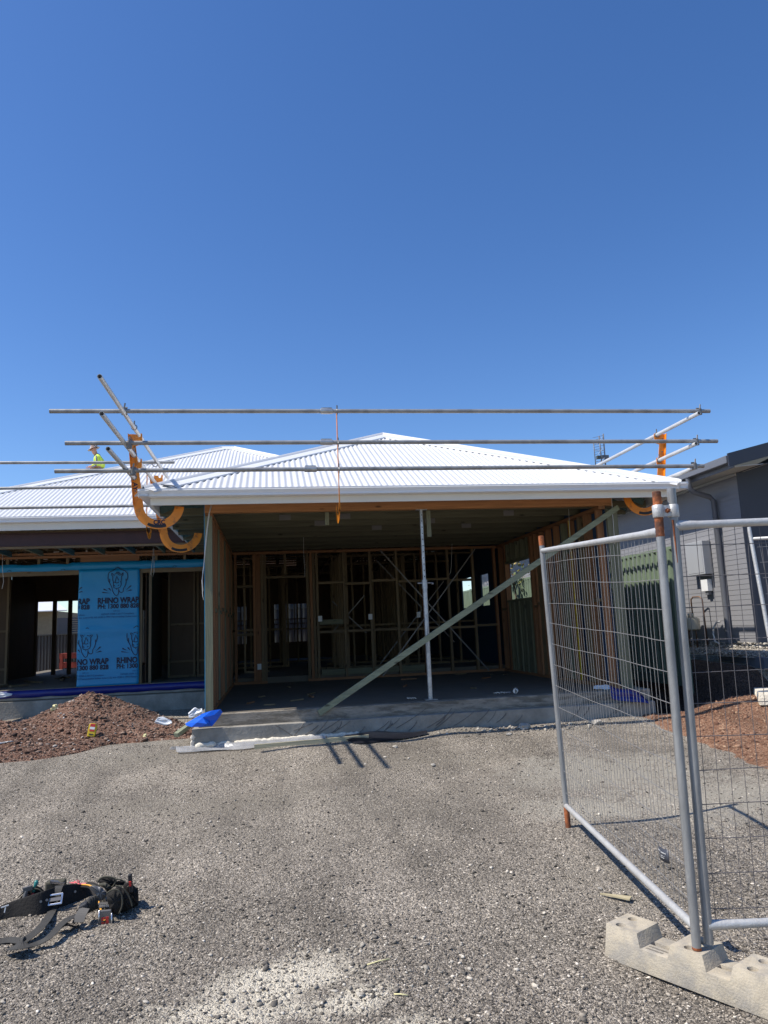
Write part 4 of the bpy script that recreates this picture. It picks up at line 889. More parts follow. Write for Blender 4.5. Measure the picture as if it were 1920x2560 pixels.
def jhook(t, cx, cz, y, r_in, r_out, arm_x0, arm_x1, top_z, a_end, mirror=1, lugs=()):
    """flat orange plate in the x-z plane: straight arm, then a hook curling under the eave"""
    outer, inner = [], []
    n_ = 26; poly = []
    def P2(x, z): return (cx+mirror*(x), z)
    # outer boundary, down the arm then round the hook
    poly.append(P2(arm_x0-cx, top_z)); poly.append(P2(-r_out, cz))
    for k in range(1, n_+1): a = math.pi + (a_end)*k/n_; poly.append(P2(r_out*math.cos(a), cz+r_out*math.sin(a)))
    for k in range(n_, -1, -1): a = math.pi + (a_end)*k/n_; poly.append(P2(r_in*math.cos(a), cz+r_in*math.sin(a)))
    poly.append(P2(arm_x1-cx, top_z))
    Mx = Matrix.Translation((0, y, 0)) @ Matrix.Rotation(rad(90), 4, 'X')
    pl_ = MB().prism(poly, .008, Mx).build('hook_plate', M['orange'], t)
    bl = MB()
    for f_ in (.08, .3, .55, .8): xx_ = poly[0][0]*(1-f_)+poly[1][0]*f_+mirror*.033; zz_ = poly[0][1]*(1-f_)+poly[1][1]*f_; bl.tube([(xx_, y-.016, zz_), (xx_, y-.008, zz_)], .010, 6)
    bl.build('bracket_bolt', M['bolt'], pl_)
    # stiffening flange on the outer edge of the arm
    a, b = poly[0], poly[1]; MB().bar((a[0], y-.02, a[1]), (b[0], y-.02, b[1]), .006, .055, (0, 1, 0)).build('flange', M['orange'], t)
    # slot
    sl_ = MB(); r_m = r_in+.70*(r_out-r_in)
    pts = [(cx+mirror*r_m*math.cos(a), y-.0095, cz+r_m*math.sin(a)) for a in [math.pi*1.5+.42*(k/8-.5)*2 - .12 for k in range(9)]]
    sl_.tube(pts, .0, 4) if False else None
    rows = [[(cx+mirror*(r_m+dd)*math.cos(a), y-.0092, cz+(r_m+dd)*math.sin(a)) for dd in (-.017, .017)] for a in [math.pi*1.5+.42*(k/8-.5)*2-.1 for k in range(9)]]
    MB().grid(rows).build('slot', M['dark'], pl_)
    return pl_
def lug(t, x, y, z, s):
    """small ear on the bracket that carries a tube"""
    Mx = Matrix.Translation((x, y, z)) @ Matrix.Rotation(rad(90), 4, 'X')
    MB().prism([(0, .055), (s*.09, .05), (s*.11, .02), (s*.15, .02), (s*.165, .07), (s*.19, .055), (s*.19, -.03), (s*.15, -.075), (s*.06, -.09), (s*.02, -.13), (0, -.13)], .008, Mx).build('tube_lug', M['orange'], t)
def bracket_left(y, label, top, cxo=0):
    t = thing('roof_bracket', label, 'roof bracket', (-1.5, y, 3), 'orange brackets of the roof edge protection')
    c = at(*(398, 1262.8) if y < 9.5 else (453, 1330), 1, y); a_top = -1.62+cxo
    pl_ = jhook(t, c.x, c.z, y, .178, .285, -1.650, -1.585, top, math.pi*.97)
    return t, c, pl_
t, c, pl_ = bracket_left(8.7, 'near orange hook bracket curling under the left garage eave', 3.88)
for z in (3.825, 3.52): lug(t, -1.60, 8.7, z, .55)
for u, v in ((249, 941), (254, 1034), (270, 1122)): p = at(u, v, 0, xl); clamp((xl, 8.66, p.z), (0, 1, 0), parent=t)
def stencil(body, size, width, Mx, m_, parent, bold=.001):
    V, Fs = text_mesh(body, size, width, bold); mb = MB(); mb.add([Mx @ v for v in V], Fs); mb.build('stencil_text', m_, parent)
Ms = Matrix.Translation((c.x-.062, 8.688, c.z-.228)) @ Matrix.Rotation(rad(90), 4, 'X')
stencil('CRC', .075, .13, Ms, M['ink'], t, .003)
fr = MB(); fr.box((c.x-.074, 8.689, c.z-.236), (c.x+.078, 8.6905, c.z-.230)).box((c.x-.074, 8.689, c.z-.166), (c.x+.078, 8.6905, c.z-.160)).build('stencil_frame', M['ink'], t)
Ms = Matrix.Translation((-1.592, 8.688, 3.30)) @ Matrix.Rotation(rad(90), 4, 'X') @ Matrix.Rotation(rad(-90), 4, 'Z')
stencil('AY', .075, .10, Ms, M['ink'], t, .002)
t, c, pl_ = bracket_left(10.25, 'far orange hook bracket curling under the left garage eave', 3.66)
lug(t, -1.60, 10.25, 3.66, .62); clamp((xl, 10.2, 3.86), (0, 1, 0), parent=t)
# right bracket, mirrored
def bracket_right():
    y = 8.9; t = thing('roof_bracket', 'orange hook bracket under the right garage eave behind the gate post', 'roof bracket', (5.1, y, 3), 'orange brackets of the roof edge protection')
    c = at(1607, 1236, 1, y); jhook(t, c.x, c.z, y, .185, .285, c.x-(5.27-c.x), c.x-(5.20-c.x), 3.92, math.pi*.95, mirror=-1)
    for z in (3.865, 3.53): lug(t, 5.215, y, z, -.55)
    for (u, v) in ((1748, 1032.6), (1741, 1109)): p = at(u, v, 0, xr_); clamp((xr_, y-.03, p.z), (0, 1, 0), parent=t)
bracket_right()
# brackets seen edge-on: front of the garage and front of the wing
def bracket_front(x, y0, ztop, zbot, label, yin):
    t = thing('roof_bracket', label, 'roof bracket', (x, y0, zbot), 'orange brackets of the roof edge protection')
    poly = [(y0, ztop), (y0, zbot+.12)]
    cy, cz = y0+.26, zbot+.27
    for k in range(1, 20): a = math.pi+math.pi*.95*k/19; poly.append((cy+.27*math.cos(a), cz+.27*math.sin(a)))
    for k in range(19, -1, -1): a = math.pi+math.pi*.95*k/19; poly.append((cy+.18*math.cos(a), cz+.18*math.sin(a)))
    poly.append((y0+.08, ztop))
    Mx = Matrix.Translation((x-.003, 0, 0)) @ Matrix(((0, 0, 1, 0), (1, 0, 0, 0), (0, 1, 0, 0), (0, 0, 0, 1)))
    MB().prism(poly, .006, Mx).build('hook_plate', M['orange'], t)
    return t
t = bracket_front(.765, 8.115, 3.99, 2.72, 'thin edge-on orange bracket hooked over the middle of the garage gutter', 8.6)
for v in (1030, 1111, 1176): p = at(843 if v == 1030 else 847, v, 1, yr); clamp((.765, yr, p.z), (1, 0, 0), parent=t)
t = bracket_front(-1.96, 11.83, 4.18, 3.07, 'edge-on orange bracket hooked over the left wing gutter', 12.2)
# front rails clamped to the side rails at the corners
for (x_, pts_) in ((-1.56, ((311, 1029), (323, 1113), (333, 1180))), (5.20, ((1748, 1030), (1741, 1106), (1736, 1166)))):
    for (u, v) in pts_:
        p = at(u, v, 1, yr); mb = MB()
        mb.tube([p+Vector((0, 0, -.035)), p+Vector((0, 0, .035))], .032, 12); mb.tube([p+Vector((0, -.02, .03)), p+Vector((.01, -.02, .09))], .009, 6); mb.tube([p+Vector((-.03, .01, .045)), p+Vector((.03, .01, .045))], .012, 8)
        side = 'left' if x_ < 0 else 'right'; hgt = {0: 'top', 1: 'middle', 2: 'bottom'}[pts_.index((u, v))]
        tag(mb.build('tube_coupler', M['bolt'], None, smooth=True, auto=40), 'dark swivel coupler joining the %s front tube at the %s corner' % (hgt, side), 'coupler', 'swivel couplers at the roof corners')
# ------------------------------------------------------------------ roof worker
def skin_mesh(name, chain, m_, parent, root=0, sub=1):
    """chain: list of (point, radius_x, radius_y) and edges"""
    pts, edges = chain; me = bpy.data.meshes.new(name); off = parent_loc(parent)
    me.from_pydata([tuple(Vector(p)-off) for p, r, s in pts], edges, []); o = bpy.data.objects.new(name, me); COL.objects.link(o); o.parent = parent
    md = o.modifiers.new('skin', 'SKIN'); md.use_smooth_shade = True
    for i, (p, r, s) in enumerate(pts): me.skin_vertices[0].data[i].radius = (r, s); me.skin_vertices[0].data[i].use_root = (i == root)
    if sub: s_ = o.modifiers.new('sub', 'SUBSURF'); s_.levels = sub; s_.render_levels = sub
    # freeze the grown surface into a plain mesh
    dg = bpy.context.evaluated_depsgraph_get(); m2 = bpy.data.meshes.new_from_object(o.evaluated_get(dg)); o.modifiers.clear(); o.data = m2; bpy.data.meshes.remove(me)
    m2.materials.clear(); m2.materials.append(m_); m2.shade_smooth(); return o
def worker():
    # stands on the left slope of the wing roof, turned to the photo's left, head bent over something in his hands
    fx, fy = -4.76, 20.9; fz = 5.36
    t = thing('person', 'worker in fluoro yellow shirt and brown hat standing on the roof, looking down', 'person', (fx, fy, fz))
    B = Vector((fx, fy, fz)); k = .86
    def V_(x, y, z): return B+Vector((x, y, z))*k
    body = ([(V_(0, 0, .92), .14, .13), (V_(.0, 0, 1.12), .13, .12), (V_(-.02, 0, 1.32), .15, .15), (V_(-.06, 0, 1.44), .07, .07), (V_(-.10, 0, 1.50), .055, .055), (V_(-.14, 0, 1.56), .085, .078), (V_(-.17, 0, 1.66), .09, .08), (V_(-.16, 0, 1.73), .06, .06),
             (V_(-.03, -.19, 1.38), .055, .055), (V_(.0, -.24, 1.12), .045, .045), (V_(-.24, -.12, 1.05), .032, .032), (V_(-.30, -.09, 1.055), .03, .02),
             (V_(-.03, .19, 1.38), .055, .055), (V_(.0, .24, 1.12), .045, .045), (V_(-.24, .10, 1.05), .032, .032), (V_(-.30, .07, 1.055), .03, .02),
             (V_(0, -.10, .86), .095, .095), (V_(-.03, -.12, .48), .06, .06), (V_(.02, -.12, .09), .042, .042), (V_(-.12, -.13, .04), .04, .03),
             (V_(0, .10, .86), .095, .095), (V_(-.03, .12, .48), .06, .06), (V_(.02, .12, .09), .042, .042), (V_(-.12, .13, .04), .04, .03)],
            [(0, 1), (1, 2), (2, 3), (3, 4), (4, 5), (5, 6), (6, 7), (2, 8), (8, 9), (9, 10), (10, 11), (2, 12), (12, 13), (13, 14), (14, 15), (0, 16), (16, 17), (17, 18), (18, 19), (0, 20), (20, 21), (21, 22), (22, 23)])
    skin_mesh('body', body, M['skin'], t)
    # nose, ear
    MB().tube([V_(-.25, 0, 1.64), V_(-.275, 0, 1.615)], [.010, .016], 8).build('nose', M['skin'], t, smooth=True)
    MB().tube([V_(-.150, -.080, 1.64), V_(-.148, -.090, 1.64)], [.022, .018], 10).build('ear', M['skin'], t, smooth=True)
    shirt = ([(V_(0, 0, 1.0), .17, .18), (V_(.03, 0, 1.17), .19, .19), (V_(.03, 0, 1.33), .19, .20), (V_(-.05, 0, 1.43), .10, .10), (V_(-.02, -.20, 1.37), .075, .075), (V_(.01, -.25, 1.12), .062, .062), (V_(-.17, -.16, 1.06), .05, .05), (V_(-.02, .20, 1.37), .075, .075), (V_(.01, .25, 1.12), .062, .062), (V_(-.17, .15, 1.06), .05, .05)],
             [(0, 1), (1, 2), (2, 3), (2, 4), (4, 5), (5, 6), (2, 7), (7, 8), (8, 9)])
    sh = skin_mesh('shirt', shirt, M['fabric_y'], t)
    MB().tube([V_(-.05, 0, 1.42), V_(-.075, 0, 1.47)], [.095, .075], 14).build('collar', M['fabric_n'], sh, smooth=True)
    MB().tube([V_(-.03, -.277, 1.38), V_(.0, -.312, 1.25), V_(.005, -.316, 1.12)], .020, 8).build('reflective_tape', M['reflect'], sh, smooth=True)
    MB().tube([V_(-.005, -.30, 1.06), V_(-.08, -.262, 1.03), V_(-.16, -.21, 1.02)], .022, 8).build('reflective_tape', M['reflect'], sh, smooth=True)
    tr = ([(V_(0, 0, .93), .16, .15), (V_(0, 0, .82), .13, .14), (V_(0, -.11, .78), .105, .105), (V_(-.03, -.125, .47), .078, .078), (V_(.015, -.125, .12), .068, .068), (V_(0, .11, .78), .105, .105), (V_(-.03, .125, .47), .078, .078), (V_(.015, .125, .12), .068, .068)],
          [(0, 1), (1, 2), (2, 3), (3, 4), (1, 5), (5, 6), (6, 7)])
    skin_mesh('trousers', tr, M['fabric_n'], t)
    MB().tube([V_(0, 0, .93), V_(0, 0, .99)], [.185, .18], 16).build('tool_belt', M['leather'], t, smooth=True)
    for s_ in (-1, 1): MB().tube([V_(.04, .12*s_, .035), V_(-.06, .125*s_, .035), V_(-.17, .13*s_, .03)], [.05, .055, .04], 10).build('boot', M['leather'], t, smooth=True)
    hb = MB(); tilt = Vector((-.35, 0, -.0)); c = V_(-.165, 0, 1.70); rows = []
    for rr, zz in ((.0, .115), (.05, .11), (.088, .085), (.098, .03), (.10, .0), (.155, -.02), (.157, -.026), (.10, -.008)):
        rows.append([c+Vector((math.cos(a)*rr, math.sin(a)*rr*.92, zz))+Vector((0, 0, math.cos(a)*rr*.35)) for a in [2*math.pi*j/20 for j in range(21)]])
    hb.grid(rows).build('hat', M['hat'], t, smooth=True)
    for s_ in (-1, 1):
        for j in range(4): MB().tube([V_(-.325, .08*s_-.012+.008*j*s_, 1.055), V_(-.365+.004*j, .06*s_+.006*j*s_, 1.052), V_(-.385+.006*j, .045*s_+.004*j*s_, 1.035)], [.009, .008, .006], 6).build('finger', M['skin'], t, smooth=True)
        MB().tube([V_(-.30, .06*s_, 1.065), V_(-.33, .035*s_, 1.07)], [.011, .008], 6).build('thumb', M['skin'], t, smooth=True)
worker()
# ------------------------------------------------------------------ the gate panel and the fixed fence panel
PA_t, PA_b = Vector((1.799, 3.161, 2.080)), Vector((1.776, 3.173, .075))
PB_t, PB_b = Vector((2.040, 5.323, 2.144)), Vector((2.0735, 5.310, .012))
PC_t, PC_b = Vector((1.872, 3.155, 2.091)), Vector((1.836, 3.177, .092))
def vpt(a_t, a_b, z): return a_b.lerp(a_t, (z-a_b.z)/(a_t.z-a_b.z))
def post(t, a_t, a_b, r, rust_top, rust_bot, name='post'):
    zt, zb = a_t.z, a_b.z; o = MB().tube([vpt(a_t, a_b, zb+rust_bot), vpt(a_t, a_b, zt-rust_top)], r, 20).build(name, M['post'], t, smooth=True, auto=40)
    if rust_top: MB().tube([vpt(a_t, a_b, zt-rust_top), vpt(a_t, a_b, zt-.003), vpt(a_t, a_b, zt)], [r+.0006, r+.0006, r-.002], 20, hollow=False).build('rusty_end', M['rust'], o, smooth=True, auto=40)
    if rust_bot: MB().tube([vpt(a_t, a_b, zb), vpt(a_t, a_b, zb+rust_bot)], r+.0006, 20).build('rusty_end', M['rust'], o, smooth=True, auto=40)
    return o
def wires(t, c00, c10, c01, c11, nv, zs, seed, wob=.006, rw=.0016, mt='wire'):
    """mesh infill: c00/c10 bottom corners, c01/c11 top corners"""
    r_ = random.Random(seed); mb = MB()
    nrm = (c10-c00).cross(Vector((0, 0, 1))).normalized(); al = (c10-c00).normalized()
    for k in range(nv):
        f_ = (k+.5)/nv; a, b = c00.lerp(c10, f_), c01.lerp(c11, f_); pts = []; ph = r_.random()*6; big = wob*(2.2 if r_.random() < .25 else .7)
        for j in range(13):
            g = j/12; p = a.lerp(b, g) + al*(big*1.3*math.sin(ph+g*7)*(.3+max(0, g-.5)*1.6)) + nrm*(big*math.sin(ph*2+g*5)*.5); pts.append(p)
        mb.tube(pts, rw, 5)
    for g in zs:
        a, b = c00.lerp(c01, g), c10.lerp(c11, g); pts = []; ph = r_.random()*6
        for j in range(15):
            f_ = j/14; pts.append(a.lerp(b, f_)+Vector((0, 0, wob*1.3*math.sin(ph+f_*8)+.004*(r_.random()-.5)))+nrm*wob*math.sin(ph+f_*11))
        mb.tube(pts, rw*1.35, 5)
    return mb.build('wire_mesh', M[mt], t)
def gate():
    t = thing('temporary_gate', 'temporary fence panel swung open toward the house, rusty tipped posts and wire mesh', 'fence panel', (1.78, 3.17, 0))
    post(t, PA_t, PA_b, .0195, .215, .010); post(t, PB_t, PB_b, .0195, .075, .15)
    ct, cb_ = vpt(PA_t, PA_b, 1.888), vpt(PA_t, PA_b, .165); dt, db = vpt(PB_t, PB_b, 2.03), vpt(PB_t, PB_b, .17)
    rl = MB().tube([ct, ct.lerp(dt, .1), ct.lerp(dt, .62), ct.lerp(dt, .63), dt], [.024, .0185, .0175, .0185, .0175], 16).build('rail', M['galv_d'], t, smooth=True, auto=40)
    MB().tube([cb_, cb_.lerp(db, .05), db], [.017, .0185, .0185], 16).build('rail', M['galv_d'], t, smooth=True, auto=40)
    e = Vector((0, 0, .017))
    wires(t, vpt(PA_t, PA_b, .20).lerp(db, .012), db.lerp(cb_, .015)+e, ct.lerp(dt, .012)-e, dt.lerp(ct, .015)-e, 40, [(.5+k)/12 for k in range(12)], 3, wob=.0032, rw=.0013)
    # small dark tag wired to the mesh
    c = vpt(PA_t, PA_b, .38).lerp(vpt(PB_t, PB_b, .40), .13); d = (PB_b-PA_b).normalized(); nrm = Vector((-d.y, d.x, 0)); rows = []
    for j in range(9):
        f_ = j/8; rows.append([c + d*(.12*(f_-.5)) + nrm*(.004+.012*math.sin(f_*3)) + Vector((0, 0, z)) for z in (-.03, .03)])
    tg = MB().grid(rows).build('name_tag', mat('dark slate tag', (.05, .055, .07), .5), t, smooth=True, solid=.002)
    tx = MB()
    for (a, b, z, h_) in ((.55, .95, .010, .007), (.15, .5, .008, .005), (.15, .85, -.006, .003), (.2, .7, -.014, .003)):
        n_ = 14
        for k in range(n_):
            if rnd.random() < .2: continue
            f0 = a+(b-a)*k/n_; f1 = f0+(b-a)/n_*.7
            tx.add([c + d*(.12*(ff-.5)) - (-nrm)*(.0072+.012*math.sin(ff*3)) + Vector((0, 0, zz)) for ff, zz in ((f0, z), (f1, z), (f1, z+h_), (f0, z+h_))], [(0, 1, 2, 3)])
    tx.build('tag_print', M['whitebox'], tg)
gate()
RD = Vector((math.cos(YAW), -math.sin(YAW), 0))
def fixed_panel():
    t = thing('temporary_fence', 'temporary fence panel at the right edge, close wire mesh on a tube frame', 'fence panel', (1.84, 3.17, 0))
    post(t, PC_t, PC_b, .0205, 0, .0)
    ct, cb_ = vpt(PC_t, PC_b, 1.915), vpt(PC_t, PC_b, .165); L_ = 2.3; et, eb = ct+RD*L_, cb_+RD*L_
    MB().tube([ct, ct+RD*.03, ct+RD*.12, et], [.022, .024, .0185, .0185], 16).build('rail', M['galv_d'], t, smooth=True, auto=40)
    MB().tube([cb_, cb_+RD*.12, eb], [.022, .0185, .0185], 16).build('rail', M['galv_d'], t, smooth=True, auto=40)
    post(t, PC_t+RD*L_, PC_b+RD*L_, .0195, 0, 0)
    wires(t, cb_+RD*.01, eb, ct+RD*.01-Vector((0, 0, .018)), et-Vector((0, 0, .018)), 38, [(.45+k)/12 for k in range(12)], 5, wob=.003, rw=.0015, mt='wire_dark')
    MB().tube([vpt(PC_t, PC_b, 1.80)+Vector((-.012, -.0175, .14)), vpt(PC_t, PC_b, 1.72)+Vector((-.008, -.0175, .02))], [.006, .002], 6).build('rust_streak', M['rust'], t)
    return t
fixed_panel()
def joiner():
    a, b = vpt(PA_t, PA_b, 1.985), vpt(PC_t, PC_b, 1.985); t = thing('fence_clamp', 'pale galvanised clamp bolting the two fence posts together near their tops', 'clamp', a)
    d = (b-a).normalized(); n_ = Vector((d.y, -d.x, 0)); 
    if n_.y > 0: n_ = -n_
    mb = MB()
    for z0, z1 in ((-.03, .03),):
        for c in (a, b): mb.tube([c+Vector((0, 0, z0)), c+Vector((0, 0, z0+.004)), c+Vector((0, 0, z1-.004)), c+Vector((0, 0, z1))], [.0235, .0265, .0265, .0235], 20)
    mb.bar(a+n_*.006+Vector((0, 0, -.026)), a+n_*.006+Vector((0, 0, .026)), .01, .01) if False else None
    mb.box_ = None
    M2 = (a+b)/2; mb.bar(a+n_*.010, b+n_*.010, .014, .052)
    mb.build('clamp_plate', M['galv_d'], t, smooth=True, auto=40)
    MB().tube([M2+n_*.014, M2+n_*.042], .006, 8).tube([M2+n_*.016, M2+n_*.024], .012, 6).build('bolt', M['rust'], t)
joiner()
# leaning panel beyond, at the right edge
def leaning():
    p0, p1 = at(1872, 1318, 1, 6.6), at(1925, 1604, 1, 6.5); d = (p1-p0).normalized(); base = p1 + d*((.25-p1.z)/d.z)
    t = thing('temporary_fence', 'second temporary fence panel leaning to the right beyond the near one', 'fence panel', base)
    MB().tube([p0, base], .019, 16).build('post', M['galv_d'], t, smooth=True, auto=40)
    r0 = p0+d*.12; e = Vector((2.2, -.35, .02)); MB().tube([r0, r0+e], .016, 12).build('rail', M['galv_d'], t, smooth=True); bb = base-d*.15
    MB().tube([bb, bb+e], .016, 12).build('rail', M['galv_d'], t, smooth=True); MB().tube([p0+e, base+e], .019, 14).build('post', M['galv_d'], t, smooth=True)
    wires(t, bb+e*.02, bb+e, r0+e*.02, r0+e, 36, [(.4+k)/12 for k in range(12)], 9, wob=.004)
leaning()
# concrete fence foot
def foot(origin, ang, name, label, holes=True, s=1.0, m_=None):
    o = Vector(origin); ax = Vector((math.cos(ang), math.sin(ang), 0)); pr = Vector((-ax.y, ax.x, 0))
    t = thing(name, label, 'concrete foot', o)
    def PT3(a, b, z): return o+ax*a*s+pr*b*s+Vector((0, 0, z*s))
    bm = bmesh.new()
    H1, H0, W_ = .150, .090, .205
    def block(a0, a1, b0, b1, z0, z1, dr_a0=.0, dr_a1=.0, dr_b0=.012, dr_b1=.012):
        vs = [PT3(a0, b0, z0), PT3(a1, b0, z0), PT3(a1, b1, z0), PT3(a0, b1, z0), PT3(a0+dr_a0, b0+dr_b0, z1), PT3(a1-dr_a1, b0+dr_b0, z1), PT3(a1-dr_a1, b1-dr_b1, z1), PT3(a0+dr_a0, b1-dr_b1, z1)]
        v = [bm.verts.new(p) for p in vs]
        for f in ((0,3,2,1),(4,5,6,7),(0,1,5,4),(1,2,6,5),(2,3,7,6),(3,0,4,7)): bm.faces.new([v[i] for i in f])
    # three lumps joined by low troughs; built as one closed profile swept across
    prof = [(0, 0), (.012, H1), (.176, H1), (.190, H0), (.326, H0), (.344, H1), (.490, H1), (.506, H0), (.606, H0), (.624, H1), (.80, H1), (.812, 0)]
    n_ = len(prof); A_, B_ = [], []
    for (a, z) in prof:
        dr = .016*z/H1; A_.append(bm.verts.new(PT3(a, dr, z))); B_.append(bm.verts.new(PT3(a, W_-dr, z)))
    bm.faces.new(A_[::-1]); bm.faces.new(B_)
    for i in range(n_): j = (i+1) % n_; bm.faces.new([A_[i], A_[j], B_[j], B_[i]])
    bmesh.ops.recalc_face_normals(bm, faces=bm.faces); bmesh.ops.triangulate(bm, faces=[f for f in bm.faces if len(f.verts) > 4])
    me = bpy.data.meshes.new('block_body'); bm.to_mesh(me); bm.free(); ob = bpy.data.objects.new('block_body', me); COL.objects.link(ob); me.materials.append(m_ or M['block'])
    cut = MB()
    for (a, b) in ((.070, .048), (.070, .145), (.414, .050), (.420, .132), (.69, .048), (.69, .145)): cut.tube([PT3(a, b, .04), PT3(a, b, .2)], .0225*s, 18)
    for (a0, a1) in ((.192, .325), (.508, .605)): cut.add([PT3(a0, .088, .01), PT3(a1, .088, .01), PT3(a1, .122, .01), PT3(a0, .122, .01), PT3(a0, .088, .12), PT3(a1, .088, .12), PT3(a1, .122, .12), PT3(a0, .122, .12)], [(0,3,2,1),(4,5,6,7),(0,1,5,4),(1,2,6,5),(2,3,7,6),(3,0,4,7)])
    if holes:
        co = cut.build('cut', None); md = ob.modifiers.new('b', 'BOOLEAN'); md.operation = 'DIFFERENCE'; md.object = co; md.solver = 'EXACT'; md.use_self = True
        bv = ob.modifiers.new('bev', 'BEVEL'); bv.width = .006*s; bv.segments = 2; bv.limit_method = 'ANGLE'; bv.angle_limit = rad(35)
        dg = bpy.context.evaluated_depsgraph_get(); m2 = bpy.data.meshes.new_from_object(ob.evaluated_get(dg)); ob.modifiers.clear(); ob.data = m2; bpy.data.objects.remove(co)
    ob.data.transform(Matrix.Translation(-o)); ob.parent = t; ob.data.shade_smooth(); ob.data.set_sharp_from_angle(angle=rad(30))
    return t, PT3
FA = math.atan2(-.872, .49)
ft, PT3 = foot((1.513, 3.541, -.078), FA, 'concrete_block', 'large concrete fence foot carrying the two near posts, lower right corner')
# worn embossed lettering lying in the trough
em = MB(); r_ = random.Random(1)
for row_, n_ in ((.030, 13), (.056, 16)):
    for k in range(n_):
        a = .205+k*.0066; b = row_+.003*r_.random(); em.add([PT3(a, b, .0912), PT3(a+.0022, b+.001, .0912), PT3(a+.003, b+.013, .0912), PT3(a+.0008, b+.012, .0912)], [(0, 1, 2, 3)])
em.build('embossed_lettering', mat('lettering recess', (.12, .10, .07), .9), ft)
foot((5.78, 7.98, .415), rad(60), 'concrete_block', 'pale concrete fence foot lying on the red soil at the right', s=.9, m_=M['foam'])
# ------------------------------------------------------------------ neighbouring house
def neighbour():
    t = thing('neighbour_house', 'grey weatherboard neighbouring house with shade-darkened gable and downpipe at the right', 'house', (7, 9.93, 1.0))
    X, Y0, ZB, ZT = 7.0, 9.93, 1.0, 3.58
    wb_ = MB(); n_ = 34; h_ = (ZT+.02-ZB)/n_
    for k in range(n_): z = ZB+k*h_; wb_.add([(X-.006, Y0, z), (X-.006, 24, z), (X-.002, 24, z+h_), (X-.002, Y0, z+h_), (X+.03, Y0, z), (X+.03, 24, z)], [(0, 1, 2, 3), (0, 4, 5, 1)])
    wb_.add([(X, Y0, ZB), (X, 24, ZB), (X, 24, ZT), (X, Y0, ZT), (X+.1, Y0, ZB), (X+.1, 24, ZB), (X+.1, 24, ZT), (X+.1, Y0, ZT)], [(0, 1, 2, 3), (4, 5, 6, 7)])
    wb_.build('side_wall', M['board'], t)
    MB().box((X-.022, Y0-.012, ZB), (X+.05, Y0-.001, ZT+.05)).build('corner_trim', M['boarddark'], t)
    # front wall facing the street, with a gable above
    g = MB(); g.add([(X, Y0, ZB-.3), (16, Y0, ZB-.3), (16, Y0, 6.6), (11.3, Y0, 5.4), (X, Y0, ZT)], [(0, 1, 2, 3, 4)]); n2 = 16
    g.build('front_wall', M['boarddark'], t)
    SLP = (3.831-3.665)/(7.16-6.47)
    y0 = 9.38; gx, gz_ = 6.46, 3.66
    # side gutter + fascia, roof plane rising to the right
    MB().box((gx, y0, gz_-.04), (gx+.11, 24, gz_+.075)).build('gutter', M['nfascia'], t, bevel=.01)
    MB().box((gx+.112, y0+.01, gz_-.10), (gx+.13, 24, gz_+.03)).build('fascia', M['nfascia'], t)
    L_ = 6.5
    rf = MB(); rf.add([(gx+.04, y0-.02, gz_+.07), (gx+.04+L_, y0-.02, gz_+.07+L_*SLP), (gx+.04+L_, 24, gz_+.07+L_*SLP), (gx+.04, 24, gz_+.07)], [(0, 1, 2, 3)])
    rf.build('roof', M['nroof'], t, solid=.02)
    MB().add([(gx+.02, y0-.03, gz_-.10), (gx+L_, y0-.03, gz_-.10+L_*SLP), (gx+L_, y0-.03, gz_+.10+L_*SLP), (gx+.02, y0-.03, gz_+.10),
              (gx+.02, y0-.005, gz_-.10), (gx+L_, y0-.005, gz_-.10+L_*SLP), (gx+L_, y0-.005, gz_+.10+L_*SLP), (gx+.02, y0-.005, gz_+.10)], [(0,1,2,3),(4,5,6,7),(0,1,5,4),(2,3,7,6),(0,3,7,4)]).build('barge_board', M['nroof'], t)
    MB().add([(gx+.13, y0, gz_-.09), (X+.1, y0, ZT+.03), (X+.1, 24, ZT+.03), (gx+.13, 24, gz_-.09)], [(0, 1, 2, 3)]).build('soffit', M['soffit'], t, solid=.01)
    MB().add([(X, y0, ZT+.01), (gx+L_, y0, gz_-.09+L_*SLP), (gx+L_, Y0, gz_-.09+L_*SLP), (X, Y0, ZT+.01)], [(0, 1, 2, 3)]).build('soffit', M['boarddark'], t, solid=.01)
    MB().box((X-.04, Y0, ZT-.03), (X-.015, 24, ZT+.01)).build('cornice', M['soffit'], t)
    # downpipe: outlet, offset leg, long drop
    dy = 10.52; a = at(1726, 1205, 0, gx+.02)
    MB().tube([(gx+.05, 10.45, gz_-.02), (gx+.05, 10.45, gz_-.20), (gx+.12, 10.46, gz_-.26), (X-.12, dy, 3.33), (X-.06, dy, 3.27), (X-.06, dy, 1.03)], .042, 18).build('downpipe', M['nfascia'], t, smooth=True, auto=50)
    MB().tube([(X-.06, dy, 3.02), (X-.06, dy, 3.0)], .048, 18).build('pipe_joint', M['nfascia'], t, smooth=True)
    mb_ = MB().box((X-.16, 10.80, 2.13), (X-.015, 11.30, 2.67)).build('meter_box', M['greybox'], t, bevel=.006)
    MB().box((X-.164, 10.83, 2.16), (X-.161, 11.27, 2.64)).build('box_door', M['greybox'], mb_)
    MB().box((X-.10, 10.87, 1.86), (X-.015, 11.05, 2.05)).build('junction_box', M['whitebox'], t, bevel=.005)
    MB().box((X-.08, 10.90, 1.80), (X-.02, 10.98, 1.858)).build('junction_box', M['nfascia'], t)
    return t
neighbour()
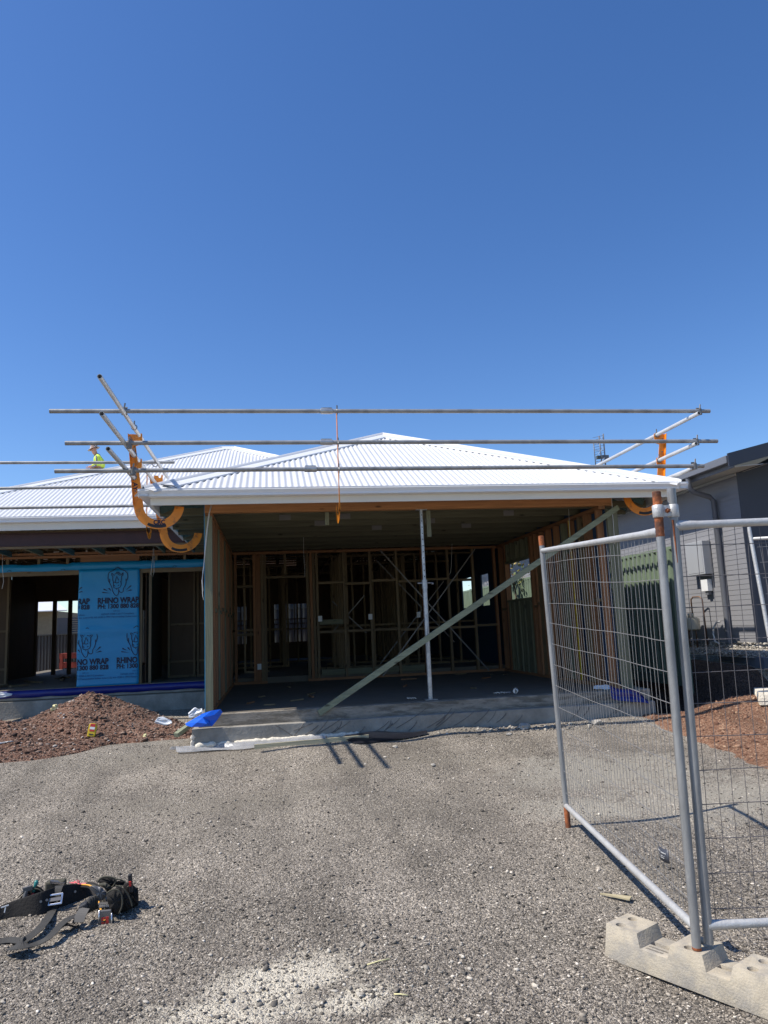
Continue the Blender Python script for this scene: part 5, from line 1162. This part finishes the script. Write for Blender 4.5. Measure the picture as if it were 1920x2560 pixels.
def gas_meter():
    x, y = 6.80, 11.27; t = thing('gas_meter', 'beige gas meter on bent pipes against the grey weatherboard wall', 'gas meter', (x, y, 1.0))
    b = MB().tube([(x, y, 1.24), (x, y, 1.26), (x, y, 1.42), (x, y, 1.45)], [.10, .125, .125, .09], 20).build('meter_body', M['beige'], t, smooth=True, auto=50)
    MB().tube([(x-.13, y-.02, 1.36), (x-.10, y, 1.36)], .05, 14).build('dial', M['whitebox'], b, smooth=True)
    MB().tube([(x, y-.05, 1.44), (x, y-.05, 1.52)], .022, 10).tube([(x, y+.06, 1.44), (x, y+.06, 1.52)], .022, 10).build('union', M['beige'], t, smooth=True)
    MB().tube([(x-.05, y+.22, 1.62), (x+.02, y+.22, 1.62)], [.085, .06], 16).tube([(x-.01, y+.20, 1.56), (x-.01, y+.16, 1.46)], .03, 10).build('regulator', M['beige'], t, smooth=True, auto=50)
    MB().tube([(x, y-.05, 1.50), (x, y-.05, 1.74), (x+.02, y-.08, 1.78), (x+.06, y-.20, 1.78), (x+.08, y-.24, 1.74), (x+.08, y-.26, 1.0)], .012, 8).build('pipe', M['pipe'], t, smooth=True)
    MB().tube([(x, y+.09, 1.25), (x, y+.12, 1.20), (x, y+.12, .9)], .013, 8).tube([(x, y-.09, 1.25), (x, y-.10, 1.20), (x, y-.10, .9)], .013, 8).build('pipe', M['pipe'], t, smooth=True)
    return t
gas_meter()
o = MB().tube([(6.95, 10.72, 1.37), (6.93, 10.78, 1.36), (6.91, 10.84, 1.28), (6.90, 10.86, 1.18), (6.88, 10.80, 1.06), (6.86, 10.66, 1.03)], .014, 10).build('white_hose', M['pvc'], None, smooth=True); tag(o, 'white flexible hose curling down the neighbouring wall beside the downpipe', 'hose')
# ground beside the neighbour: pale gravel bed and retaining edge
tag(MB().grid([[(6.63+.02*math.sin(k), 9.2+k*.7, .86), (6.80, 9.2+k*.7, .97), (7.3, 9.2+k*.7, 1.01)] for k in range(16)]).build('gravel_bed', M['sand'], None, smooth=True), kind='structure')
for k in range(26): pass
n = 2200; x = 6.66+rs.rand(n)*.33; y = 9.3+rs.rand(n)*2.9; s = .014*np.exp(rs.randn(n)*.3)
tag(stones('landscape_stones', np.stack([x, y, .87+(x-6.63)*.5], -1), s, M['palestones'], 14), 'pale round landscaping stones along the neighbouring wall', 'gravel')
pts_ = [Vector((6.62, 9.0, 0)), Vector((6.60, 9.25, 0)), Vector((6.72, 9.7, 0)), Vector((6.84, 10.2, 0)), Vector((6.88, 10.7, 0))]
eg = MB()
for a, b in zip(pts_[:-1], pts_[1:]): eg.bar(a+Vector((0, 0, .80)), b+Vector((0, 0, .80)), .045, .15)
tag(eg.build('retaining_edge', M['timberedge'], None), 'low grey sleeper edging that holds back the neighbouring gravel', 'garden edging')
# ------------------------------------------------------------------ side fence of pale green steel
def ribbed(x0, y0, x1, y1, z0, z1, pitch, depth):
    mb = MB(); L_ = math.hypot(x1-x0, y1-y0); dx, dy = (x1-x0)/L_, (y1-y0)/L_; nx, ny = -dy, dx; rows = []; s_ = 0
    prof = [(0, 0), (.35, 0), (.5, 1), (.85, 1), (1, 0)]
    n_ = int(L_/pitch)
    for k in range(n_):
        for a, d in prof[:-1]: s_ = (k+a)*pitch; rows.append([(x0+dx*s_+nx*depth*d, y0+dy*s_+ny*depth*d, z) for z in (z0, z1)])
    return mb.grid(rows)
def side_fence():
    X = 6.05; t = thing('steel_fence', 'pale green ribbed steel boundary fence between the two houses', 'fence', (X, 10.3, .6))
    ribbed(X, 10.32, X, 24, .55, 2.50, .16, .035).build('sheet', M['fgreen'], t)
    MB().box((X-.03, 10.30, 2.50), (X+.05, 24, 2.545)).build('top_rail', M['fgreen'], t)
    y = 10.28
    while y < 24: MB().box((X-.035, y-.03, .2), (X+.055, y+.03, 2.56)).build('fence_post', M['fgreen'], t); y += 2.35
    MB().box((X-.04, 10.32, .45), (X+.05, 24, .60)).build('base_plinth', M['fgreen'], t)
side_fence()
# ------------------------------------------------------------------ things far behind, seen through the openings
def back_fence():
    t = thing('steel_fence', 'grey ribbed steel fence behind the house, seen through its openings', 'fence', (-3, 26, .3))
    ribbed(-14, 26, 5.5, 26, .0, 1.72, .10, .03).build('sheet', M['fgrey'], t)
    MB().box((-14, 25.97, 1.72), (5.5, 26.05, 1.76)).build('top_rail', M['fgrey'], t)
    t = thing('steel_fence', 'taller grey green ribbed fence behind the rear window openings', 'fence', (0, 25, .3))
    ribbed(-4.6, 25.2, 5.8, 25.2, .2, 2.66, .16, .03).build('sheet', M['fgrey'], t)
    MB().bar((-4.6, 25.16, 2.15), (5.8, 25.16, 2.42), .03, .03).build('top_rail', M['fgrey'], t)
back_fence()
def slats():
    t = thing('slat_screen', 'charcoal horizontal slat screen standing above the rear grey fence', 'screen', (-6.9, 26.6, 0))
    MB().box((-7.32, 26.6, .2), (-6.98, 26.66, 2.30)).build('solid_panel', M['slatgrey'], t)
    for k in range(11): z = 1.50+k*.075; MB().box((-6.97, 26.62, z), (-3.4, 26.65, z+.05)).build('slat', M['slatgrey'], t)
    for x in (-6.97, -5.6, -4.4, -3.4): MB().box((x, 26.66, .2), (x+.06, 26.72, 2.32)).build('screen_post', M['slatgrey'], t)
slats()
def far_house():
    t = thing('far_house', 'distant house with a white metal roof seen through the left opening', 'house', (-14, 40, 0))
    a = MB(); a.add([(-22, 38, 3.0), (-10.0, 38, 3.0), (-13, 43, 4.6), (-22, 43, 4.6)], [(0, 1, 2, 3)]); a.build('roof', M['roof'], t, solid=.05)
    MB().box((-22, 38.6, 0), (-10.6, 46, 3.0)).build('wall', mat('tan render', (.20, .165, .11), .9), t)
far_house()
def stack():
    t = thing('steel_stillage', 'red painted steel stillage on the bare soil behind the house', 'stillage', (-6.2, 24, .3))
    for z in (.42, .70, .98): MB().box((-6.48, 23.9, z), (-5.2, 24.5, z+.16)).build('rail', M['redstack'], t)
    for x in (-6.46, -5.9, -5.3): MB().box((x, 23.88, .3), (x+.08, 23.96, 1.14)).build('upright', M['redstack'], t)
stack()
tag(MB().add([(-12, 19.5, .42), (6, 23.2, .40), (6, 26, .40), (-12, 26, .42)], [(0, 1, 2, 3)]).build('rear_soil', M['soil'], None), kind='structure')
# broad leaved shrub beyond the side fence
def shrub(x, y, z, label, n_=260):
    t = thing('shrub', label, 'shrub', (x, y, z-1.2)); r_ = random.Random(int(x*10)); lf = MB()
    MB().tube([(x, y, z-1.3), (x+.03, y, z-.6), (x-.02, y, z)], [.03, .022, .01], 8).build('trunk', M['trunk'], t)
    for k in range(n_):
        c = Vector((x+r_.gauss(0, .28), y+r_.gauss(0, .28), z+r_.gauss(0, .24))); a = r_.random()*6.28; e_ = r_.uniform(-.6, .9); d = Vector((math.cos(a)*math.cos(e_), math.sin(a)*math.cos(e_), math.sin(e_))); s_ = d.cross(Vector((0, 0, 1))).normalized()*.03; L_ = .10+.06*r_.random()
        lf.add([c, c+d*L_*.5+s_, c+d*L_, c+d*L_*.5-s_], [(0, 1, 2, 3)])
    lf.build('foliage', M['leaf'], t)
for (u, v, yy, lb) in ((1283, 1432, 17.5, 'leafy shrub seen through the garage side window over the fence'), (1212, 1448, 24, 'leafy shrub seen through the rearmost side window')):
    p = at(u, v, 1, yy); shrub(p.x, p.y, p.z, lb)
# ------------------------------------------------------------------ antenna on a mast beyond the roof
def antenna():
    x0, y0, = 10.7, 22; t = thing('tv_antenna', 'phased array television antenna on a mast above the right roof slope', 'antenna', (10.75, 22, 4.6))
    MB().tube([(10.80, 22, 4.4), (10.85, 22, 7.50)], .022, 10).build('mast', M['nfascia'], t, smooth=True)
    MB().tube([(10.47, 21.95, 6.2), (10.46, 21.95, 7.28)], .016, 8).tube([(10.66, 21.9, 6.3), (10.65, 21.9, 7.40)], .022, 8).build('frame_upright', M['nfascia'], t, smooth=True)
    g = MB()
    for k in range(14): z = 6.28+k*.082; g.tube([(10.44, 21.93, z), (10.66, 21.95, z+.05), (10.83, 22.0, z+.10)], .006, 5)
    g.build('reflector_grid', M['nfascia'], t)
    for z in (6.50, 6.86, 7.20):
        MB().tube([(10.38, 21.75, z+.02), (10.73, 21.75, z)], .008, 6).tube([(10.45, 21.7, z-.14), (10.58, 21.75, z), (10.72, 21.8, z+.14)], .008, 6).build('dipole', M['alu'], t)
    MB().box((10.48, 21.8, 6.62), (10.60, 21.9, 6.72)).build('balun_box', M['fgrey'], t)
    MB().box((10.7, 21.9, 6.66), (10.93, 22.03, 6.76)).build('mast_clamp', M['nfascia'], t)
antenna()
# ------------------------------------------------------------------ tool belt on the gravel
def toolbelt():
    t = thing('tool_belt', 'black leather tool belt with pouches, straps and a silver buckle lying on the gravel', 'tool belt', (-1.15, 4.65, 0))
    def G(u, v, z=0.0): return at(u, v, 2, z-.03)
    low = [(-40, 2322), (0, 2306), (40, 2298), (80, 2297), (115, 2290), (150, 2272), (185, 2258), (215, 2248), (235, 2240)]
    top = [(-40, 2284), (0, 2266), (40, 2250), (80, 2238), (115, 2226), (150, 2214), (185, 2209), (210, 2212), (228, 2226)]
    rows = []
    L_ = [G(*p) for p in low]; U_ = [at(p[0], p[1], 1, l.y+.035) for p, l in zip(top, L_)]
    bm_ = MB().grid([[l.lerp(u, k/4)+Vector((0, 0, .003)) for k in range(5)] for l, u in zip(L_, U_)]); band = bm_.build('belt_band', M['leather'], t, smooth=True, solid=.008)
    md = band.modifiers.new('sub', 'SUBSURF'); md.levels = 1; md.render_levels = 2
    rv = MB()
    for (u, v) in ((102, 2254), (117, 2250), (188, 2229), (202, 2225)):
        c = at(u, v, 1, 4.70); i = min(range(len(L_)), key=lambda k: abs(low[k][0]-u)); c = at(u, v, 1, L_[i].y+.012); n_ = (Vector((0, 0, CAMZ))-c).normalized(); rv.tube([c, c+n_*.004], .007, 10)
    rv.build('rivet', M['bolt'], band)
    def ribbon(path, width, m_, name, parent=t, lift=.012):
        P_ = [Vector(p) for p in path]; Q = []
        for i in range(len(P_)-1):          # smooth it
            for k in range(4):
                a, b, c, d = P_[max(i-1, 0)], P_[i], P_[i+1], P_[min(i+2, len(P_)-1)]; f_ = k/4
                Q.append(.5*((2*b)+(-a+c)*f_+(2*a-5*b+4*c-d)*f_*f_+(-a+3*b-3*c+d)*f_**3))
        Q.append(P_[-1]); rows = []
        for i, p in enumerate(Q):
            tt = (Q[min(i+1, len(Q)-1)]-Q[max(i-1, 0)]).normalized(); s_ = tt.cross(Vector((0, -.25, 1))).normalized()*width/2; rows.append([p-s_, p+s_])
        return MB().grid(rows).build(name, m_, parent, solid=.003)
    # long strap with the buckle: from the belt top, down, across the ground to the left
    bm5 = L_[5].y; st = ribbon([at(149, 2214, 1, bm5+.02), at(145, 2222, 1, bm5-.010), at(139, 2248, 1, bm5-.035), at(131, 2274, 1, bm5-.06), at(118, 2298, 1, 4.53), G(98, 2322, .03), G(76, 2340, .02), G(58, 2352, .015), G(20, 2350, .012), G(-40, 2362, .012)], .046, M['webbing'], 'strap')
    byy = bm5-.046; bc = at(139, 2249, 1, byy); r_ = (at(152, 2247, 1, byy)-at(127, 2251, 1, byy)).normalized(); up_ = (at(141, 2238, 1, byy+.01)-at(138, 2258, 1, byy-.01)).normalized(); n_ = r_.cross(up_)
    if n_.y > 0: n_ = -n_
    bk = MB()
    for s_ in (-1, 1): bk.bar(bc+r_*.036*s_-up_*.027+n_*.008, bc+r_*.036*s_+up_*.027+n_*.008, .010, .006, n_); bk.bar(bc-r_*.040+up_*.025*s_+n_*.008, bc+r_*.040+up_*.025*s_+n_*.008, .010, .0062, n_)
    bk.build('buckle', M['chrome'], t, bevel=.002); MB().bar(bc-r_*.034+n_*.010, bc+r_*.034+n_*.010, .018, .006, n_).build('buckle_bar', M['bolt'], t)
    # keeper sleeve and the second strap
    ribbon([G(34, 2366, .02), G(44, 2360, .045), G(58, 2357, .05), G(70, 2362, .03)], .10, M['webbing'], 'strap_keeper')
    ribbon([G(66, 2368, .015), G(95, 2358, .015), G(118, 2346, .03), G(134, 2332, .04), G(150, 2314, .05), G(170, 2298, .06), G(196, 2286, .05)], .038, M['webbing'], 'strap')
    ribbon([G(150, 2322, .01), G(164, 2308, .05), G(176, 2316, .02), G(188, 2315, .008)], .05, M['leather'], 'strap')
    # plastic side release buckle, folded webbing
    MB().bar(at(200, 2270, 2, .05), at(222, 2258, 2, .07), .07, .03).build('clip', M['dark'], t, bevel=.008)
    ribbon([at(195, 2306, 2, .01), at(202, 2288, 2, .035), at(212, 2270, 2, .06)], .06, M['dark'], 'clip_tongue')
    for k in range(4): a = at(222+k*6, 2264-k*3, 2, .055); MB().tube([a+Vector((0, 0, -.035)), a+Vector((0, 0, .035))], .012, 10).build('web_fold', M['webbing'], t, smooth=True)
    # stiff leather tongue with orange line and level at the end
    path = [at(205, 2212, 1, 4.92), at(228, 2216, 1, 4.86), at(240, 2236, 1, 4.76), at(248, 2260, 1, 4.66), at(255, 2285, 1, 4.55), at(262, 2302, 1, 4.48)]
    ribbon([p+Vector((.012, 0, 0)) for p in path], .055, M['leather'], 'hammer_loop'); ribbon([p+Vector((.0, -.005, .004)) for p in path], .009, M['orangeline'], 'edge_stripe'); ribbon([p+Vector((.022, -.004, .003)) for p in path], .006, M['suede'], 'edge_stripe')
    c = at(262, 2262, 1, 4.62); MB().box((c.x-.035, c.y-.02, c.z-.013), (c.x+.035, c.y+.01, c.z+.013)).build('badge_plate', M['bolt'], t, bevel=.003)
    sx = MB()
    for k in range(5): sx.box((c.x-.024+k*.011, c.y-.0225, c.z-.005), (c.x-.018+k*.011, c.y-.0205, c.z+.006))
    sx.build('badge_mark', M['whitebox'], t)
    c = at(265, 2295, 1, 4.50); tk = MB().box((c.x-.030, c.y-.018, c.z-.035), (c.x+.030, c.y, c.z+.045)).build('tool_clip', M['bolt'], t, bevel=.004)
    for dx in (-.012, .010): MB().box((c.x+dx-.008, c.y-.022, c.z-.022), (c.x+dx+.008, c.y-.0185, c.z+.012)).build('red_insert', M['redplastic'], tk)
    MB().tube([c+Vector((-.032, -.02, .05)), c+Vector((-.034, -.022, -.04)), c+Vector((.034, -.022, -.04)), c+Vector((.034, -.02, .03))], .004, 8).build('wire_loop', M['chrome'], t, smooth=True)
    # pink flagging tape on the belt top
    r2 = random.Random(3); pk = MB(); c = at(198, 2205, 1, 4.93)
    for k in range(6): a = c+Vector((-.040+.009*k, 0, -.004)); pk.bar(a, a+Vector((r2.uniform(-.025, .01), r2.uniform(-.01, .01), r2.uniform(.0, .018))), .009, .003)
    pk.bar(c+Vector((-.01, 0, -.010)), c+Vector((.045, 0, -.014)), .02, .005); pk.build('pink_tape', M['pinktape'], t)
    def pillow(pts, y0, thick, bulge, m_, name, c7=True, seed=1):
        r3 = random.Random(seed); cv = (lambda p: (180+p[0]/7.54, 2180+p[1]/7.54)) if c7 else (lambda p: (p[0]/8.295, 2180+p[1]/8.295)); px_ = [cv(p) for p in pts]
        Q = []; n_ = len(px_)
        for i_ in range(n_):       # rounded outline
            a, b, c_, d = px_[i_-1], px_[i_], px_[(i_+1) % n_], px_[(i_+2) % n_]
            for k in range(4):
                f_ = k/4; Q.append(tuple(.5*((2*b[q])+(-a[q]+c_[q])*f_+(2*a[q]-5*b[q]+4*c_[q]-d[q])*f_*f_+(-a[q]+3*b[q]-3*c_[q]+d[q])*f_**3) for q in (0, 1)))
        cx_, cy_ = sum(q[0] for q in Q)/len(Q), sum(q[1] for q in Q)/len(Q); rows = []
        for sc_2, dy in ((.0, -bulge*.9), (.3, -bulge), (.62, -bulge*.8), (.86, -bulge*.35), (.97, 0), (1, .25*thick), (.98, thick*.7), (.88, thick), (.3, thick), (0, thick)):
            row = []
            for k in range(len(Q)+1):
                q = Q[k % len(Q)]; wv_ = .006*math.sin(k*1.3+seed)*sc_2
                p_ = at(cx_+(q[0]-cx_)*sc_2, cy_+(q[1]-cy_)*sc_2, 1, y0+dy+wv_); p_.z = max(p_.z, -.035); row.append(p_)
            rows.append(row)
        return MB().grid(rows).build(name, m_, t, smooth=True)
    def rim(pts, y0, m_=None, r__=.0042, c7=True, par=None, nm='pouch_rim'):
        cv = (lambda p: (180+p[0]/7.54, 2180+p[1]/7.54)) if c7 else (lambda p: (p[0]/8.295, 2180+p[1]/8.295)); ps = [at(*cv(p), 1, y0) for p in pts]; Q = []
        for i_ in range(len(ps)-1):
            a, b, c_, d = ps[max(i_-1, 0)], ps[i_], ps[i_+1], ps[min(i_+2, len(ps)-1)]
            for k in range(4): f_ = k/4; Q.append(.5*((2*b)+(-a+c_)*f_+(2*a-5*b+4*c_-d)*f_*f_+(-a+3*b-3*c_+d)*f_**3))
        return MB().tube(Q+[ps[-1]], r__, 7).build(nm, m_ or M['suede'], par or t, smooth=True)
    BK = M['leather']
    pillow([(1000, 200), (1100, 215), (1200, 285), (1250, 400), (1252, 600), (1180, 650), (1060, 680), (1000, 560), (960, 330)], 4.66, .09, .015, BK, 'pouch', seed=3)
    pillow([(840, 270), (960, 295), (1050, 410), (1120, 550), (1140, 680), (1060, 710), (920, 750), (860, 600), (800, 400)], 4.60, .09, .02, BK, 'pouch', seed=4)
    pillow([(650, 400), (770, 335), (880, 355), (940, 450), (945, 600), (905, 770), (820, 795), (740, 740), (680, 600)], 4.53, .09, .02, BK, 'pouch', seed=5)
    pillow([(500, 170), (570, 105), (660, 92), (800, 120), (815, 190), (960, 150), (1000, 205), (980, 255), (860, 262), (740, 290), (560, 250)], 4.72, .06, .01, BK, 'pouch', seed=6)
    pillow([(490, 245), (560, 205), (640, 200), (720, 255), (745, 300), (690, 365), (655, 380), (600, 300)], 4.66, .05, .02, M['suede'], 'pouch_lining', seed=7)
    pillow([(335, 275), (460, 262), (560, 300), (640, 370), (655, 420), (600, 515), (500, 548), (440, 430)], 4.57, .015, .012, mat('shiny worn suede', (.11, .11, .11), .45, var=.4, scale=25), 'suede_flap', seed=8)
    rim([(485, 190), (540, 118), (640, 90), (770, 108), (825, 150), (800, 235), (740, 300), (680, 365)], 4.69, r__=.0055); rim([(820, 130), (940, 150), (1012, 210), (985, 258), (880, 262)], 4.68)
    rim([(655, 400), (760, 335), (860, 340), (925, 410), (948, 500), (942, 640), (885, 785)], 4.505); rim([(820, 255), (930, 290), (1040, 405), (1110, 545), (1135, 650)], 4.575)
    rim([(1045, 285), (1090, 250), (1100, 205)], 4.64, M['suede'], .004); rim([(1140, 290), (1175, 400), (1200, 560)], 4.645, BK); rim([(1230, 300), (1235, 420), (1190, 520)], 4.645, BK)
    pillow([(385, 640), (395, 560), (470, 470), (560, 360), (690, 300), (790, 310), (900, 390), (940, 440), (800, 520), (560, 620)], 4.86, .07, .005, BK, 'pouch', c7=False, seed=9)
    rim([(385, 520), (470, 440), (570, 360), (690, 345), (800, 360), (880, 420), (905, 465)], 4.84, c7=False); rim([(740, 300), (830, 335), (930, 420)], 4.85, BK, .005, c7=False)
    c = at(329, 2203, 1, 4.64); MB().bar(c+Vector((0, 0, -.06)), c+Vector((-.01, 0, .04)), .03, .02).build('tool_handle', M['dark'], t, bevel=.006); MB().bar(c+Vector((-.004, -.013, -.02)), c+Vector((-.006, -.013, .005)), .022, .012).build('tool_grip', M['redplastic'], t)
    # left pouch behind the belt with pliers and hammer
    a = at(82, 2243, 1, 4.84); MB().tube([a+Vector((0, 0, -.05)), a+Vector((0, 0, .01)), a+Vector((.008, 0, .02))], [.016, .013, .009], 8).build('plier_handle', M['redplastic'], t, smooth=True)
    MB().tube([a+Vector((.0, .01, .02)), a+Vector((.012, .02, .075)), a+Vector((.010, .02, .085))], [.006, .013, .008], 8).build('driver_handle', M['teal_p'], t, smooth=True)
    a = at(66, 2240, 1, 4.83); MB().tube([a+Vector((-.005, 0, -.06)), a+Vector((-.008, 0, -.01)), a+Vector((.0, 0, .03))], [.022, .016, .010], 10).bar(a+Vector((-.02, 0, .035)), a+Vector((.03, .01, .042)), .018, .022).build('hammer', M['bolt'], t, smooth=True, auto=40)
    a = at(138, 2218, 1, 4.98); MB().box((a.x-.06, a.y, a.z-.05), (a.x+.05, a.y+.07, a.z+.03)).build('tool_box', M['suede'], t, bevel=.01); MB().bar(a+Vector((-.03, 0, .035)), a+Vector((.05, .01, .015)), .03, .012).build('spanner', M['chrome'], t)
    # belt end tab with a pale mark at the far left
    c = at(12, 2272, 1, L_[1].y-.01); MB().bar(c+Vector((-.02, 0, .008)), c+Vector((.02, 0, .018)), .003, .006).bar(c+Vector((.004, 0, .008)), c+Vector((-.002, 0, -.02)), .003, .006).build('belt_mark', M['whitebox'], t)
toolbelt()
# dry twigs and scraps on the gravel
tw = 0
for (u0, v0, u1, v1, r__, mm, lb) in ((918, 2415, 975, 2400, .0028, 'paleyellow', 'curved dry straw lying right of the pale dust patch'), (1812, 2492, 1856, 2527, .0022, 'paleyellow', 'thin dry grass stem before the concrete foot'), (985, 2489, 1020, 2492, .003, 'paleyellow', 'short dry stalk low in the middle gravel')):
    a, b = gp(u0, v0, 0), gp(u1, v1, 0); c = (a+b)/2+Vector((0, 0, .008)); o = MB().tube([a+Vector((0, 0, .006)), c, b+Vector((0, 0, .006))], r__, 6).build('dry_stalk', M[mm], None, smooth=True); tag(o, lb, 'dry stalk')
